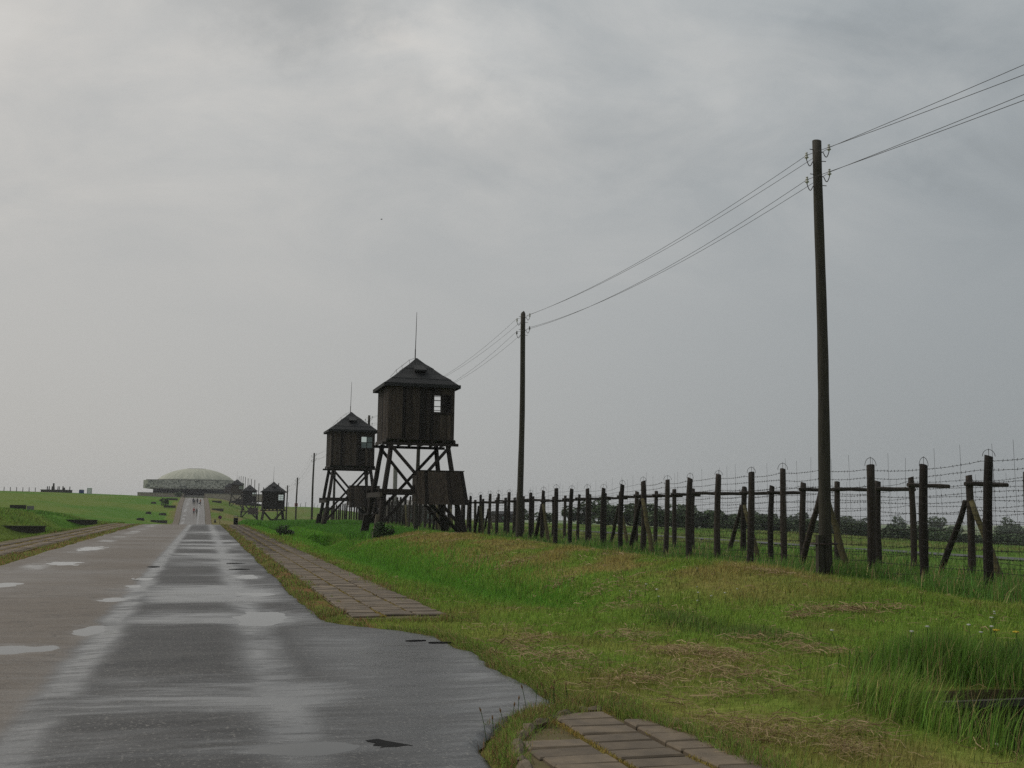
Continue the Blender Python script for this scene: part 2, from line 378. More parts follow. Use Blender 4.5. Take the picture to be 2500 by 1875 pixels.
WHITE = simple('white plastic', (.7, .7, .68), (.55, .55, .54), 4, .5)
RED = simple('red paint', (.36, .035, .03), (.25, .025, .02), 4, .5)
LEAF = None
def vcol_mat(name, rough=.75, translucent=0.0, detail=True, spec=0.0):
    m, t, b = principled(name)
    a = t.new('ShaderNodeVertexColor', layer_name='tint').outputs['Color']
    if detail:
        tc = t.new('ShaderNodeTexCoord').outputs['Object']
        n = t.noise(tc, 7, 6, .65); n2 = t.noise(tc, .9, 5, .6)
        k = t.math('MULTIPLY', t.mapr(n, .25, .75, .55, 1.4), t.mapr(n2, .3, .7, .8, 1.2))
        kc = t.new('ShaderNodeCombineXYZ', inp={0: k, 1: k, 2: k}).outputs[0]
        c = t.mix(1.0, (1, 1, 1), (1, 1, 1), 'MULTIPLY'); t.l.new(a, c.node.inputs[6]); t.l.new(kc, c.node.inputs[7])
        t.l.new(c, b.inputs['Base Color']); bump(t, b, n, .8, .05)
    else: t.l.new(a, b.inputs['Base Color'])
    b.inputs['Roughness'].default_value = rough; b.inputs['Specular IOR Level'].default_value = spec
    if translucent:
        tr = t.new('ShaderNodeBsdfTranslucent'); t.l.new(a, tr.inputs['Color'])
        mx = t.new('ShaderNodeMixShader', inp={0: translucent, 1: b.outputs[0], 2: tr.outputs[0]})
        t.l.new(mx.outputs[0], t.n['Material Output'].inputs[0])
    return m
GROUND_M = vcol_mat('meadow soil and turf')
GRASS_M = vcol_mat('grass blade', .6, .35, False, .06)
def leaf_mat(name, c1, c2):
    m, t, b = principled(name); oi = t.new('ShaderNodeObjectInfo')
    tc = t.new('ShaderNodeTexCoord').outputs['Object']
    c = t.mix(t.mapr(t.noise(tc, 1.1, 3), .35, .65), c1, c2)
    h = t.new('ShaderNodeHueSaturation', inp={'Color': c, 'Value': t.math('ADD', .75, t.math('MULTIPLY', oi.outputs['Random'], .5))})
    t.l.new(h.outputs[0], b.inputs['Base Color']); b.inputs['Roughness'].default_value = .6; b.inputs['Specular IOR Level'].default_value = .2
    return m
LEAF = leaf_mat('tree foliage', (.036, .064, .024), (.066, .100, .036))
def road_mat():
    m, t, b = principled('wet worn asphalt')
    tc = t.new('ShaderNodeTexCoord').outputs['Object']; sep = t.new('ShaderNodeSeparateXYZ', inp={0: tc}); x, y, z = sep.outputs
    fine = t.noise(tc, 95, 3, .7); mid = t.noise(t.scale(tc, (.55, 1.6, 1)), 1.6, 6, .62, .6); big = t.noise(t.scale(tc, (.6, 1, 1)), .32, 5, .6, .4)
    edge = t.math('ADD', x, t.math('MULTIPLY', t.math('SUBTRACT', t.noise(tc, .8, 4), .5), .35))
    leftlane = t.mapr(edge, -1.22, -1.42, 0, 1, True)
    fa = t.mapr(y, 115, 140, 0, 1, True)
    newc = t.mix(t.mapr(mid, .3, .7), (.030, .030, .031), (.062, .060, .058))
    oldc = t.mix(t.mapr(mid, .3, .7), (.098, .078, .060), (.142, .116, .091))
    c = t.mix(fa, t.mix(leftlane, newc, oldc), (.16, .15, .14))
    sp = t.mix(t.mapr(fine, .35, .7), (.5, .5, .5), (1.6, 1.6, 1.6))
    c2 = t.mix(1.0, (1, 1, 1), (1, 1, 1), 'MULTIPLY'); t.l.new(c, c2.node.inputs[6]); t.l.new(sp, c2.node.inputs[7])
    grit = t.noise(tc, 34, 2, .5); chip = t.noise(t.scale(tc, (1, 1, 3)), 52, 2, .5)
    c2 = t.mix(t.mapr(grit, .60, .70), c2, (.17, .16, .145)); c2 = t.mix(t.mapr(chip, .36, .28), c2, (.010, .010, .010))
    blot = t.noise(tc, 2.7, 7, .7, .5); c2 = t.mix(t.mapr(blot, .56, .72, 0, .55), c2, (.022, .021, .020))
    crack = t.new('ShaderNodeTexVoronoi', feature='DISTANCE_TO_EDGE', inp={'Vector': t.new('ShaderNodeVectorMath', operation='ADD', inp={0: tc, 1: t.new('ShaderNodeTexNoise', inp={'Vector': tc, 'Scale': 1.6, 'Detail': 5.0}).outputs['Color']}).outputs[0], 'Scale': .55}).outputs['Distance']
    c2 = t.mix(t.math('MULTIPLY', t.mapr(crack, .0, .010, 1, 0), t.mapr(big, .48, .6, 0, .8)), c2, (.008, .008, .008))
    # standing damp: hollow along the joint between the two carpets, wheel track, broad patches
    j = t.math('SUBTRACT', 1, t.mapr(t.math('ABSOLUTE', t.math('ADD', edge, 1.12)), .06, .34, 0, 1, True))
    jy = t.math('MULTIPLY', j, t.mapr(t.noise(t.scale(tc, (.2, 1, 1)), .9, 4), .26, .46))
    wt = t.math('SUBTRACT', 1, t.mapr(t.math('ABSOLUTE', t.math('SUBTRACT', edge, .72)), .05, .50, 0, 1, True))
    wty = t.math('MULTIPLY', wt, t.mapr(t.noise(t.scale(tc, (.5, .35, 1)), .9, 5), .30, .52, .35, 1))
    w3 = t.math('SUBTRACT', 1, t.mapr(t.math('ABSOLUTE', t.math('ADD', edge, 4.2)), .15, .6, 0, 1, True))
    w3y = t.math('MULTIPLY', w3, t.mapr(t.noise(t.scale(tc, (.3, .5, 1)), .6, 4), .4, .6))
    rag = t.mapr(t.noise(t.scale(tc, (.6, 2.2, 1)), 3.2, 8, .7), .28, .52, .30, 1)
    wet = t.math('MULTIPLY', t.math('MAXIMUM', t.math('MAXIMUM', jy, t.math('MULTIPLY', wty, 1.0)), w3y), rag)
    damp = t.new('ShaderNodeVertexColor', layer_name='tint').outputs['Color']
    streak = t.noise(t.scale(tc, (.42, 2.4, 1)), 2.1, 9, .72, .4)
    dv = t.math('ADD', t.math('MULTIPLY', damp, .36), t.math('ADD', t.math('MULTIPLY', big, .25), t.math('MULTIPLY', streak, .60)))
    pat = t.mapr(dv, .50, .80, 0, 1, True)
    pat = t.math('MAXIMUM', pat, t.math('MULTIPLY', t.math('MULTIPLY', t.mapr(x, .6, 1.7, 0, 1, True), t.mapr(y, 16.5, 13.5, 0, 1, True)), t.mapr(streak, .25, .6, .3, .95)))
    pat = t.math('MULTIPLY', pat, t.mapr(leftlane, 0, 1, 1.0, .50))
    wet = t.math('MAXIMUM', wet, pat)
    c3 = t.mix(t.math('MULTIPLY', wet, .30), (0, 0, 0), (.02, .02, .02)); t.l.new(c2, c3.node.inputs[6])
    t.l.new(c3, b.inputs['Base Color'])
    t.l.new(t.mapr(wet, 0, 1, .70, .17), b.inputs['Roughness'])
    t.l.new(t.mapr(wet, 0, 1, .32, .5), b.inputs['Specular IOR Level'])
    h = t.math('ADD', t.math('MULTIPLY', fine, .5), t.math('MULTIPLY', t.noise(tc, 22, 4), .9))
    bp = t.new('ShaderNodeBump', inp={'Height': h}); bp.inputs['Distance'].default_value = .006
    t.l.new(t.mapr(wet, 0, 1, .95, .16), bp.inputs['Strength']); t.l.new(bp.outputs[0], b.inputs['Normal'])
    return m
ROAD_M = road_mat()
def water_mat():
    m, t, b = principled('puddle water')
    b.inputs['Base Color'].default_value = (.022, .021, .019, 1); b.inputs['Roughness'].default_value = .03; b.inputs['IOR'].default_value = 1.33
    tc = t.new('ShaderNodeTexCoord').outputs['Object']; bump(t, b, t.noise(tc, 5, 2), .03, .01)
    return m
WATER = water_mat()
MATT_BLACK = simple('matt black', (.006, .006, .006), (.012, .012, .012), 12, .8, (1, 1, 1), .5, .1, .1)
def glass_mat():
    m, t, b = principled('old window glass')
    b.inputs['Base Color'].default_value = (.75, .85, .82, 1); b.inputs['Roughness'].default_value = .06
    b.inputs['Transmission Weight'].default_value = 1.0; b.inputs['IOR'].default_value = 1.03
    return m
GLASS = glass_mat()
def panel_glass():
    m, t, b = principled('dusty reflecting glass')
    b.inputs['Base Color'].default_value = (.10, .14, .13, 1); b.inputs['Roughness'].default_value = .12; b.inputs['Specular IOR Level'].default_value = .9
    return m
DUSTY = panel_glass()

# ------------------------------------------------------------------ ground
def build_ground():
    xs = np.concatenate([-np.geomspace(2500, 60, 26), -np.linspace(57, 16, 24), np.arange(-15, -3, .3), np.arange(-3, 4, .12), np.arange(4, 20, .22), np.linspace(20.4, 60, 60), np.geomspace(62, 2500, 40)])
    ys = np.concatenate([np.linspace(-60, 2, 30), np.arange(2.2, 24, .12), np.arange(24, 60, .3), np.arange(60, 130, .8), np.arange(130, 480, 3.0), np.geomspace(485, 2500, 40)])
    X, Y = np.meshgrid(xs, ys); x = X.ravel(); y = Y.ravel()
    V = np.stack([x, y, gh(x, y)], 1)
    m = np_mesh('ground', V, grid_quads(len(xs), len(ys)), None, GROUND_M, True, gcol(x, y) * 1.1)
    return structure(link(bpy.data.objects.new('ground', m)), 'green meadow ground rolling up to the hill')
build_ground()

# ------------------------------------------------------------------ road with hollows and puddles
PUDDLES = [  # centre x, y, half sizes, depth, label
 (.90, 7.62, .56, .21, .016, 'lens shaped puddle with a black jagged patch at one end'),
 (.92, 16.9, .50, 1.25, .016, 'large puddle on the dark lane just before the asphalt bay'),
 (-1.42, 20.2, .30, .55, .012, 'small puddle in the joint between the brown and dark lanes'),
 (-1.30, 23.6, .26, .50, .012, 'small puddle in the joint between the brown and dark lanes'),
 (-1.15, 25.8, .26, .45, .012, 'small puddle in the joint between the brown and dark lanes'),
 (-1.36, 15.4, .22, .9, .012, 'narrow long puddle in the joint of the two lanes'),
 (-3.7, 32.7, .62, 1.1, .014, 'wide shallow puddle on the brown lane below the verge'),
 (-3.80, 24.2, .34, .75, .014, 'oval puddle in the wheel track of the brown lane'),
 (-2.0, 13.3, .42, .5, .014, 'oval puddle on the brown lane beside the lane joint'),
 (1.05, 26.3, .36, .8, .012, 'thin puddle along the weedy edge of the dark lane'),
 (1.0, 21.4, .45, .45, .012, 'round small puddle near the weedy edge of the dark lane'),
 (-4.0, 44.0, .5, 2.4, .012, 'long thin puddle far along the brown lane'),
]
def road_h(x, y):
    x = np.asarray(x, float); y = np.asarray(y, float)
    z = base_h(x, y) + .004
    near = 1 - sm(100, 130, y)
    dark = sm(-1.6, -.9, x)
    cross = np.sin(np.clip((x + 1.3) / 3.0, 0, 1) * PI) * dark
    wob = fbm(x * .25, y * .55, 3) - .5
    z = z + near * (dark * (wob * .05 + cross * .075 * (fbm(x * 0 + 2, y * .48, 2) - .45) * 2) + (1 - dark) * (fbm(x * .4 + 8, y * .35, 3) - .5) * .045)
    z = z + near * (-.010 * np.exp(-((x + 1.35) / .22) ** 2) - .008 * np.exp(-((x - .8) / .5) ** 2) - .008 * np.exp(-((x + 3.9) / .5) ** 2))
    z = z + near * (fbm(x * 2.2, y * 2.2, 3) - .5) * .008
    return z
P_LEVEL = []
for (cx, cy, rx, ry, dp, lb) in PUDDLES:
    P_LEVEL.append(float(road_h(np.array([cx]), np.array([cy]))[0]))
_rh0 = road_h
def road_z(x, y):
    z = _rh0(x, y)
    for (cx, cy, rx, ry, dp, lb), lv in zip(PUDDLES, P_LEVEL):
        d = np.hypot((x - cx) / rx, (y - cy) / ry) + (fbm(np.asarray(x) * 2.6 + cx, np.asarray(y) * 1.7, 3) - .5) * 1.1
        m = 1 - sm(.8, 1.7, d)
        z = z * (1 - m) + (lv - dp * .4 + dp * .62 * np.clip(d, 0, 1.6) ** 2 + (fbm(np.asarray(x) * 5, np.asarray(y) * 5, 3) - .5) * .009) * m
    return z
def build_road():
    ys = np.concatenate([np.linspace(-6, 5.5, 24), np.arange(5.6, 12, .06), np.arange(12, 36, .13), np.arange(36, 116, .5), np.arange(116, 373, 2.0)])
    nu = 100; u = np.linspace(0, 1, nu)
    Y = np.repeat(ys, nu); L = road_L(ys)[:, None]; R = road_R(ys)[:, None]; X = (L + u[None, :] * (R - L)).ravel()
    Z = road_z(X, Y)
    e = np.minimum(np.tile(u, len(ys)), 1 - np.tile(u, len(ys)))
    Z = Z - .05 * (e == 0)
    rel = _rh0(X, Y) - base_h(X, Y) - .004; damp = np.clip(.5 - rel / .055, 0, 1)
    for (cx, cy, rx, ry, dp, lb) in PUDDLES: damp = np.maximum(damp, .75 * (1 - sm(.9, 1.7, np.hypot((X - cx) / rx, (Y - cy) / ry))))
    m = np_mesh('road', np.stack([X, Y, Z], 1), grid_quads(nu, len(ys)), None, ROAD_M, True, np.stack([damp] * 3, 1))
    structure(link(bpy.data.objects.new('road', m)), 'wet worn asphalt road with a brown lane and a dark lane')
build_road()
def build_puddles():
    for (cx, cy, rx, ry, dp, lb), lv in zip(PUDDLES, P_LEVEL):
        n = 61; g = np.linspace(-1.55, 1.55, n); GX, GY = np.meshgrid(cx + g * rx, cy + g * ry); gx = GX.ravel(); gy = GY.ravel()
        d = np.hypot((gx - cx) / rx, (gy - cy) / ry); low = (road_z(gx, gy) < lv) & (d < 1.2)
        Q = grid_quads(n, n); Q = Q[low[Q].any(axis=1)]
        used = np.unique(Q); rm = np.zeros(n * n, int); rm[used] = np.arange(len(used))
        me = np_mesh('puddle', np.stack([gx[used] - cx, gy[used] - cy, 0 * gx[used]], 1), rm[Q], None, WATER)
        o = link(bpy.data.objects.new('puddle', me))
        o.location = (cx, cy, lv)
        structure(o, lb)
build_puddles()
def black_patch(x, y, outline, label, z=.006):
    n = len(outline); mb = MB()
    mb.add([(a, b, .0) for a, b in outline] + [(a, b, -.02) for a, b in outline], [tuple(range(n))] + [(i + n, (i + 1) % n + n, (i + 1) % n, i) for i in range(n)])
    o = mb.build('black_patch', MATT_BLACK); o.location = (x, y, z)
    return tag(o, label, 'patch', 'matt black patches on the road')
pl = P_LEVEL[0]
black_patch(1.27, 7.55, [(-.11, .23), (-.02, .26), (.03, .18), (.18, .0), (.16, -.05), (.05, -.20), (-.02, -.24), (-.05, -.19), (-.01, -.12), (-.06, -.06), (-.03, .01), (-.08, .07), (-.05, .13), (-.10, .18)], 'jagged matt black patch at the end of the lens shaped puddle', pl + .007)
def slot(x0, x1, y, d, label):
    n = 9; o = [((i / n - .5) * (x1 - x0), d * .5 * math.sin(PI * i / n) + random.uniform(-.02, .02)) for i in range(n + 1)]
    o += [((.5 - i / n) * (x1 - x0), -d * .5 * math.sin(PI * i / n) + random.uniform(-.02, .02)) for i in range(1, n)]
    o.reverse()
    return black_patch((x0 + x1) / 2, y, o, label, float(road_z(np.array([(x0 + x1) / 2]), np.array([y]))[0]) + .012)
slot(.72, 1.27, 33.1, .42, 'thin matt black patch across the wheel track, beyond another like it')
slot(.70, 1.24, 29.5, .36, 'thin matt black patch across the wheel track, before another like it')
slot(-1.38, -1.04, 30.8, .5, 'small dark patch on the joint between brown and dark lanes')
slot(2.46, 2.72, 13.45, .09, 'short matt black crack in the asphalt bay beside the grass')
slot(2.70, 3.0, 13.2, .10, 'longer matt black crack in the asphalt bay beside the grass')

# ------------------------------------------------------------------ pavements
def slab_mesh(w, l, h):
    mb = MB(); b = .012
    v = []
    for z, k in ((0, 0), (h - b, 0), (h, b)):
        v += [(-w / 2 + k, -l / 2 + k, z), (w / 2 - k, -l / 2 + k, z), (w / 2 - k, l / 2 - k, z), (-w / 2 + k, l / 2 - k, z)]
    f = [(8, 9, 10, 11)]
    for i in (0, 4): f += [(i + j, i + (j + 1) % 4, i + 4 + (j + 1) % 4, i + 4 + j) for j in range(4)]
    mb.add(v, f); return mb.mesh('paver_slab', PAVER)
SLABS = [slab_mesh(.442 + random.uniform(-.01, .008), .245 + random.uniform(-.01, .006), .06) for _ in range(6)]
def walk_z(x, y): return float(base_h(np.array([x]), np.array([y]))[0]) + .012
def put_slab(parent, x, y):
    o = bpy.data.objects.new('paver_slab', random.choice(SLABS)); link(o, parent)
    o.location = (x + random.uniform(-.008, .008), y + random.uniform(-.008, .008), walk_z(x, y) - (.025 if y > 12 else .038) + random.uniform(-.008, .008))
    o.rotation_euler = (random.gauss(0, .012), random.gauss(0, .015), random.gauss(0, .012) + random.choice((0, PI)))
def strip(name, x0, x1, y0, y1, mat, dz, label=None, step=1.0, parent=None, fn=None):
    ys = np.arange(y0, y1 + step * .5, step); n = 5; xs = np.linspace(0, 1, n)
    X = []
    for y in ys:
        a, b = (x0(y), x1(y)) if callable(x0) else (x0, x1)
        X.append(a + (b - a) * xs)
    X = np.concatenate(X); Y = np.repeat(ys, n)
    m = np_mesh(name, np.stack([X, Y, base_h(X, Y) + dz], 1), grid_quads(n, len(ys)), None, mat, True)
    o = link(bpy.data.objects.new(name, m), parent)
    return o
walk = structure(strip('sidewalk', 2.13, 3.6, 16.0, 112, SOIL, .016), 'brown slab pavement of three rows beside the ditch')
for r in range(88):
    y = 16.35 + r * .262
    for c in range(3): put_slab(walk, WALK_C[c] + .24 + (.03 if r < 2 else 0), y + (c % 2) * .12)
def slab_field(name, cols, w, l, y0, y1, parent, dz=.035, jit=.008):
    V = []; F = []
    rows = int((y1 - y0) / (l + .015)); k = 0
    P = []
    for r in range(rows):
        for c in cols: P.append((c, y0 + r * (l + .015) + (l * .5 if cols.index(c) % 2 else 0)))
    P = np.array(P); n = len(P); z = base_h(P[:, 0], P[:, 1]) + dz + rng.normal(0, jit * .6, n)
    cx = np.array([-1, 1, 1, -1]) * w / 2; cy = np.array([-1, -1, 1, 1]) * l / 2
    tl = rng.normal(0, .004, (n, 4))
    top = np.stack([P[:, :1] + cx, P[:, 1:] + cy, z[:, None] + tl], 2); bot = top.copy(); bot[:, :, 2] -= .06
    V = np.concatenate([top, bot], 1).reshape(-1, 3); b = (np.arange(n) * 8)[:, None]
    Q = np.concatenate([b + np.array([q]) for q in ((0, 1, 2, 3), (4, 5, 1, 0), (5, 6, 2, 1), (6, 7, 3, 2), (7, 4, 0, 3))])
    o = link(bpy.data.objects.new(name, np_mesh(name, V, Q, None, PAVER)), parent); o['kind'] = 'stuff'; return o
slab_field('paver_slabs', [2.38, 2.86, 3.34], .452, .245, 39.6, 111.5, walk)
lw = structure(strip('sidewalk', -7.95, -5.9, 8, 112, SOIL, .014), 'brown slab pavement with weedy joints along the brown lane')
slab_field('paver_slabs', [-7.6, -6.95, -6.3], .56, .45, 8.2, 111.5, lw, .03)
# pavement end in the bay
def patch():
    ys = np.arange(2.0, 8.56, .1); V = []; n = 8
    for y in ys:
        a = float(np.interp(y, [6.3, 6.8, 7.2, 7.8, 8.2, 8.45, 8.6], [2.0, 2.02, 2.08, 2.36, 2.7, 3.1, 3.25])); b = 3.6 - max(0, y - 7.4) * .18
        V += [(a + (b - a) * i / (n - 1), y, 0.012 + walk_z(0, y) - .012) for i in range(n)]
    o = link(bpy.data.objects.new('sidewalk', np_mesh('sidewalk', np.array(V), grid_quads(n, len(ys)), None, SOIL, True)))
    structure(o, 'old slab pavement end with a crumbling curved kerb')
    for r in range(18):
        y = 3.9 + r * .258
        for c in range(3):
            x = WALK_C[c] + .24 + (.015 if c else 0); yy = y + (c % 2) * .1
            a = float(np.interp(yy + .12, [6.3, 6.8, 7.2, 7.8, 8.2, 8.45, 8.7], [2.05, 2.07, 2.14, 2.42, 2.76, 3.1, 3.4]))
            if x - .2 > a - .16 and yy < (8.2 if c < 2 else 7.95): put_slab(o, x, yy)
    kp = [(1.97, 5.6), (1.97, 6.3), (1.99, 6.8), (2.06, 7.2), (2.2, 7.6), (2.38, 7.92), (2.62, 8.2), (2.9, 8.42), (3.2, 8.55), (3.5, 8.58)]
    for (a, b) in zip(kp[:-1], kp[1:]):
        mb = MB(); L = math.hypot(b[0] - a[0], b[1] - a[1]); nseg = 5
        pts = [(0, (i / nseg - .5) * (L - .03), random.uniform(-.012, .008)) for i in range(nseg + 1)]
        mb.tube(pts, [.048 * random.uniform(.6, 1.15) for _ in pts], 7, True, .2)
        k = mb.build('kerb_stone', CONC_LT if random.random() < .0 else PAVER, o)
        k.location = ((a[0] + b[0]) / 2, (a[1] + b[1]) / 2 - .08, .022); k.rotation_euler = (0, 0, math.atan2(b[1] - a[1], b[0] - a[0]) - PI / 2)
patch()
# raised walks along the climbing road beyond the dip
for s, nm in ((-1, 'left'), (1, 'right')):
    f0 = (lambda y: float(np.interp(y, LE_Y, LE_X)) - 1.25) if s < 0 else (lambda y: float(np.interp(y, RE_Y, RE_X)) + .02)
    f1 = (lambda y: float(np.interp(y, LE_Y, LE_X)) - .02) if s < 0 else (lambda y: float(np.interp(y, RE_Y, RE_X)) + 1.25)
    structure(strip('sidewalk', f0, f1, 150, 366, PAVER, .09, None, 2.0), 'pinkish gravel walk %s the climbing stretch of road' % ('on the field side of' if s < 0 else 'on the watchtower side of'))
# gravel street inside the fence
structure(strip('camp_street', lambda y: 29.2 + .02 * y, lambda y: 31.2 + .025 * y, 5, 200, GRAVEL, .05, None, 2.0), 'grey gravel street behind the barbed wire fence')

# ------------------------------------------------------------------ culvert head walls across the ditches
def culvert(x0, x1, y, ztop, depth, label, mat=CONC, thick=.25):
    e = empty('culvert_wall', ((x0 + x1) / 2, y, ztop - depth)); w = x1 - x0
    MB().box((0, 0, (depth - .06) / 2), (w, thick, depth - .06)).build('wall', mat, e)
    c = MB(); c.box((0, 0, depth - .028), (w + .1, thick + .08, .056)); c.build('coping', mat, e)
    return tag(e, label, 'culvert', 'concrete culvert walls across the ditches')
culvert(5.6, 9.2, 8.3, .04, 1.2, 'dark mossy concrete culvert wall behind the tall grass tuft by the bay')
culvert(4.7, 8.5, 62.8, .06, .8, 'low concrete culvert wall in the ditch before the largest watchtower')
culvert(-11.2, -8.3, 64.6, .48, 1.0, 'dark concrete culvert wall in the grassy bank of the field ditch, nearest the bay')
culvert(-11.7, -8.3, 95.0, .48, 1.0, 'dark concrete culvert wall in the field ditch near the road crest')
for (x0, x1, y, lb) in [(-10.4, -7.1, 238, 'dark culvert slot at the foot of the hill field'), (-9.6, -6.7, 287, 'dark culvert slot midway up the hill field'), (-10.3, -7.2, 328, 'dark culvert slot high on the hill field'),
                        (2.3, 5.0, 328, 'dark culvert line high on the verge before the watchtowers'), (2.0, 4.9, 285, 'dark culvert line midway on the verge before the watchtowers')]:
    z = float(gh(np.array([(x0 + x1) / 2]), np.array([y]))[0])
    culvert(x0, x1, y, z + .55, .7, lb)

def gz(x, y): return float(gh(np.array([x], float), np.array([y], float))[0])
def copy_tree(o, parent=None):
    c = o.copy(); COL.objects.link(c); c.parent = parent
    for k in ('label', 'category', 'group', 'kind'):
        if k in o: c[k] = o[k]
    for ch in o.children: copy_tree(ch, c)
    return c

# ------------------------------------------------------------------ utility poles and their wires
INS0 = [(.27, .33), (-.27, 1.38), (.27, .73), (-.27, 1.48)]
INS = [(.27, .24), (-.27, .50), (.27, .84), (-.27, 1.09)]      # side, distance below the top
def insulator_mesh(mat):
    mb = MB()
    mb.lathe([(.012, -.03), (.020, 0), (.052, .012), (.050, .03), (.030, .05), (.028, .062), (.042, .075), (.040, .09), (.022, .10), (.020, .115), (.033, .125), (.030, .14), (.008, .15)], 10)
    return mb.mesh('insulator', mat, True)
INS_W, INS_D = insulator_mesh(CERAM), insulator_mesh(DARKCERAM)
def bracket_mesh(s):
    mb = MB(); pts = [(0, 0, 0)]
    for k in range(9):
        t = k / 8; pts.append((s * (.10 + .17 * t), 0, -.02 - .115 * math.sin(t * PI * .98) + .04 * t * t))
    pts.append((s * .27, 0, .06)); mb.tube(pts, .011, 6); return mb.mesh('bracket', IRON, True)
BR = {1: bracket_mesh(1), -1: bracket_mesh(-1)}
def make_pole(x, y, ztop, r0, r1, top, lean, label, detail=True, group=None, dark_low=False):
    zb = gz(x, y) - .25; H = ztop - zb
    e = empty('utility_pole', (x, y, zb)); n = 14 if detail else 5
    pts = [(lean[0] * t + .02 * math.sin(t * 7 + x + y), lean[1] * t, H * t) for t in (i / n for i in range(n + 1))]
    rad = [(r0 + (r1 - r0) * t ** .8) * (1 + random.uniform(-.03, .03)) for t in (i / n for i in range(n + 1))]
    mb = MB(); m = 14 if detail else 7
    mb.tube(pts, rad, m)
    if top == 'point':
        k = len(mb.v) - m
        for q in range(m):
            p = Vector(mb.v[k + q]); d = (p.x - pts[-1][0]); mb.v[k + q] = (p.x, p.y, p.z - abs(d) * 1.35 + .05)
    elif top == 'slant':
        k = len(mb.v) - m
        for q in range(m): p = mb.v[k + q]; mb.v[k + q] = (p[0], p[1], p[2] - (p[0] - pts[-1][0]) * .12)
    mb.build('trunk', WOOD_POLE, e, True)
    if detail:
        for i, (s, dz) in enumerate(INS if y > 0 else INS0):
            sg = 1 if s > 0 else -1; t = 1 - dz / H
            cx = lean[0] * t; cy = lean[1] * t
            b = bpy.data.objects.new('bracket', BR[sg]); link(b, e); b.location = (cx + sg * r1 * .55, cy, H - dz); b.scale = (.9 if n else 1, 1, 1)
            k = bpy.data.objects.new('insulator', INS_D if (dark_low and i > 1) else INS_W); link(k, b); k.location = (sg * .27, 0, .05)
            p = MB(); p.tube([(0, 0, 0), (-sg * (r1 + .055), 0, .005)], .010, 5)
            q = p.build('bolt', IRON, e); q.location = (cx - sg * r1 * .5, cy, H - dz + .02)
    tag(e, label, 'utility pole', group or 'wooden utility poles along the fence')
    return e
POLE_X = 13.6
POLES = [(-2.6, 8.85), (21.95, 10.40), (46.85, 10.66), (71.5, 10.0), (95.0, 9.85), (119.5, 9.3), (144.1, 8.9), (169.5, 6.35), (189.5, 5.55), (213, 6.45), (267.5, 6.6), (291, 8.1), (316, 9.6), (340, 10.4), (366, 11.3), (391, 12.4), (414, 13.2), (438, 14.0), (465, 14.6)]
far_lb = 'dark distant utility pole among the watchtowers climbing the hill'
plabels = ['wooden utility pole ending the wires past the flat topped pole', 'tall utility pole with flat sawn top strapped to short stub posts', 'tall utility pole with pointed top standing clear beside the fence',
           'utility pole standing behind the largest watchtower', 'utility pole rising behind the roof of the second watchtower', 'utility pole hidden behind the second watchtower', 'slim utility pole standing free between second watchtower and hill',
           'shorter utility pole with four small insulators beyond the crest', 'utility pole beside the watchtower with the pale window at the crest']
for i, (y, zt) in enumerate(POLES):
    det = i < 9
    make_pole(POLE_X, y, zt, .155 if i < 9 else .13, .105 if i < 9 else .09, 'slant' if i == 1 else ('point' if i == 2 else 'flat'), (-.02 if i == 1 else .05, 0), plabels[i] if i < 9 else far_lb, det, None if i < 9 else 'distant utility poles on the hill', i == 2)
# stub posts strapped to the flat topped pole
for dx, dy, h, lb in ((-.24, -.12, 1.02, 'short square stub post strapped on the road side of the flat topped pole'), (.16, .20, 1.1, 'short stub post strapped on the fence side of the flat topped pole')):
    e = empty('stub_post', (POLE_X + dx, 21.95 + dy, gz(POLE_X + dx, 21.95) - .2))
    mb = MB(); mb.beam((0, 0, 0), (0, 0, h + .2), .15, .13, (0, 1, 0), .94); mb.build('post', WOOD_POLE, e)
    tag(e, lb, 'post')
st = MB(); st.tube([(POLE_X - .06 + .30 * math.cos(a), 21.95 + .26 * math.sin(a), gz(POLE_X, 21.95) + .82) for a in (k * PI / 8 for k in range(17))], .02, 5)
tag(st.build('iron_strap', IRON), 'iron strap binding the flat topped pole to its stub posts', 'strap')
def wire_line(name, k, label):
    s, dz = INS[k]; pts = []; sg = 1 if s > 0 else -1
    for (y0, z0), (y1, z1) in zip(POLES[:8], POLES[1:9]):
        n = 18
        for i in range(n):
            t = i / n; za = z0 - (INS0[k][1] if y0 < 0 else dz) + .13; pts.append((POLE_X + sg * .31, y0 + (y1 - y0) * t, za + (z1 - dz + .13 - za) * t - (.15 if y0 < 0 else .36 + .05 * k) * 4 * t * (1 - t)))
    y, z = POLES[8]; pts.append((POLE_X + sg * .31, y, z - dz + .13))
    mb = MB(); mb.tube(pts, .006, 4)
    tag(mb.build(name, WIRE), label, 'wire', 'overhead wires')
for k, lb in enumerate(['topmost overhead wire on the fence side of the poles', 'upper overhead wire on the road side of the poles', 'lower overhead wire on the fence side of the poles', 'lowest overhead wire on the road side of the poles']):
    wire_line('overhead_wire', k, lb)

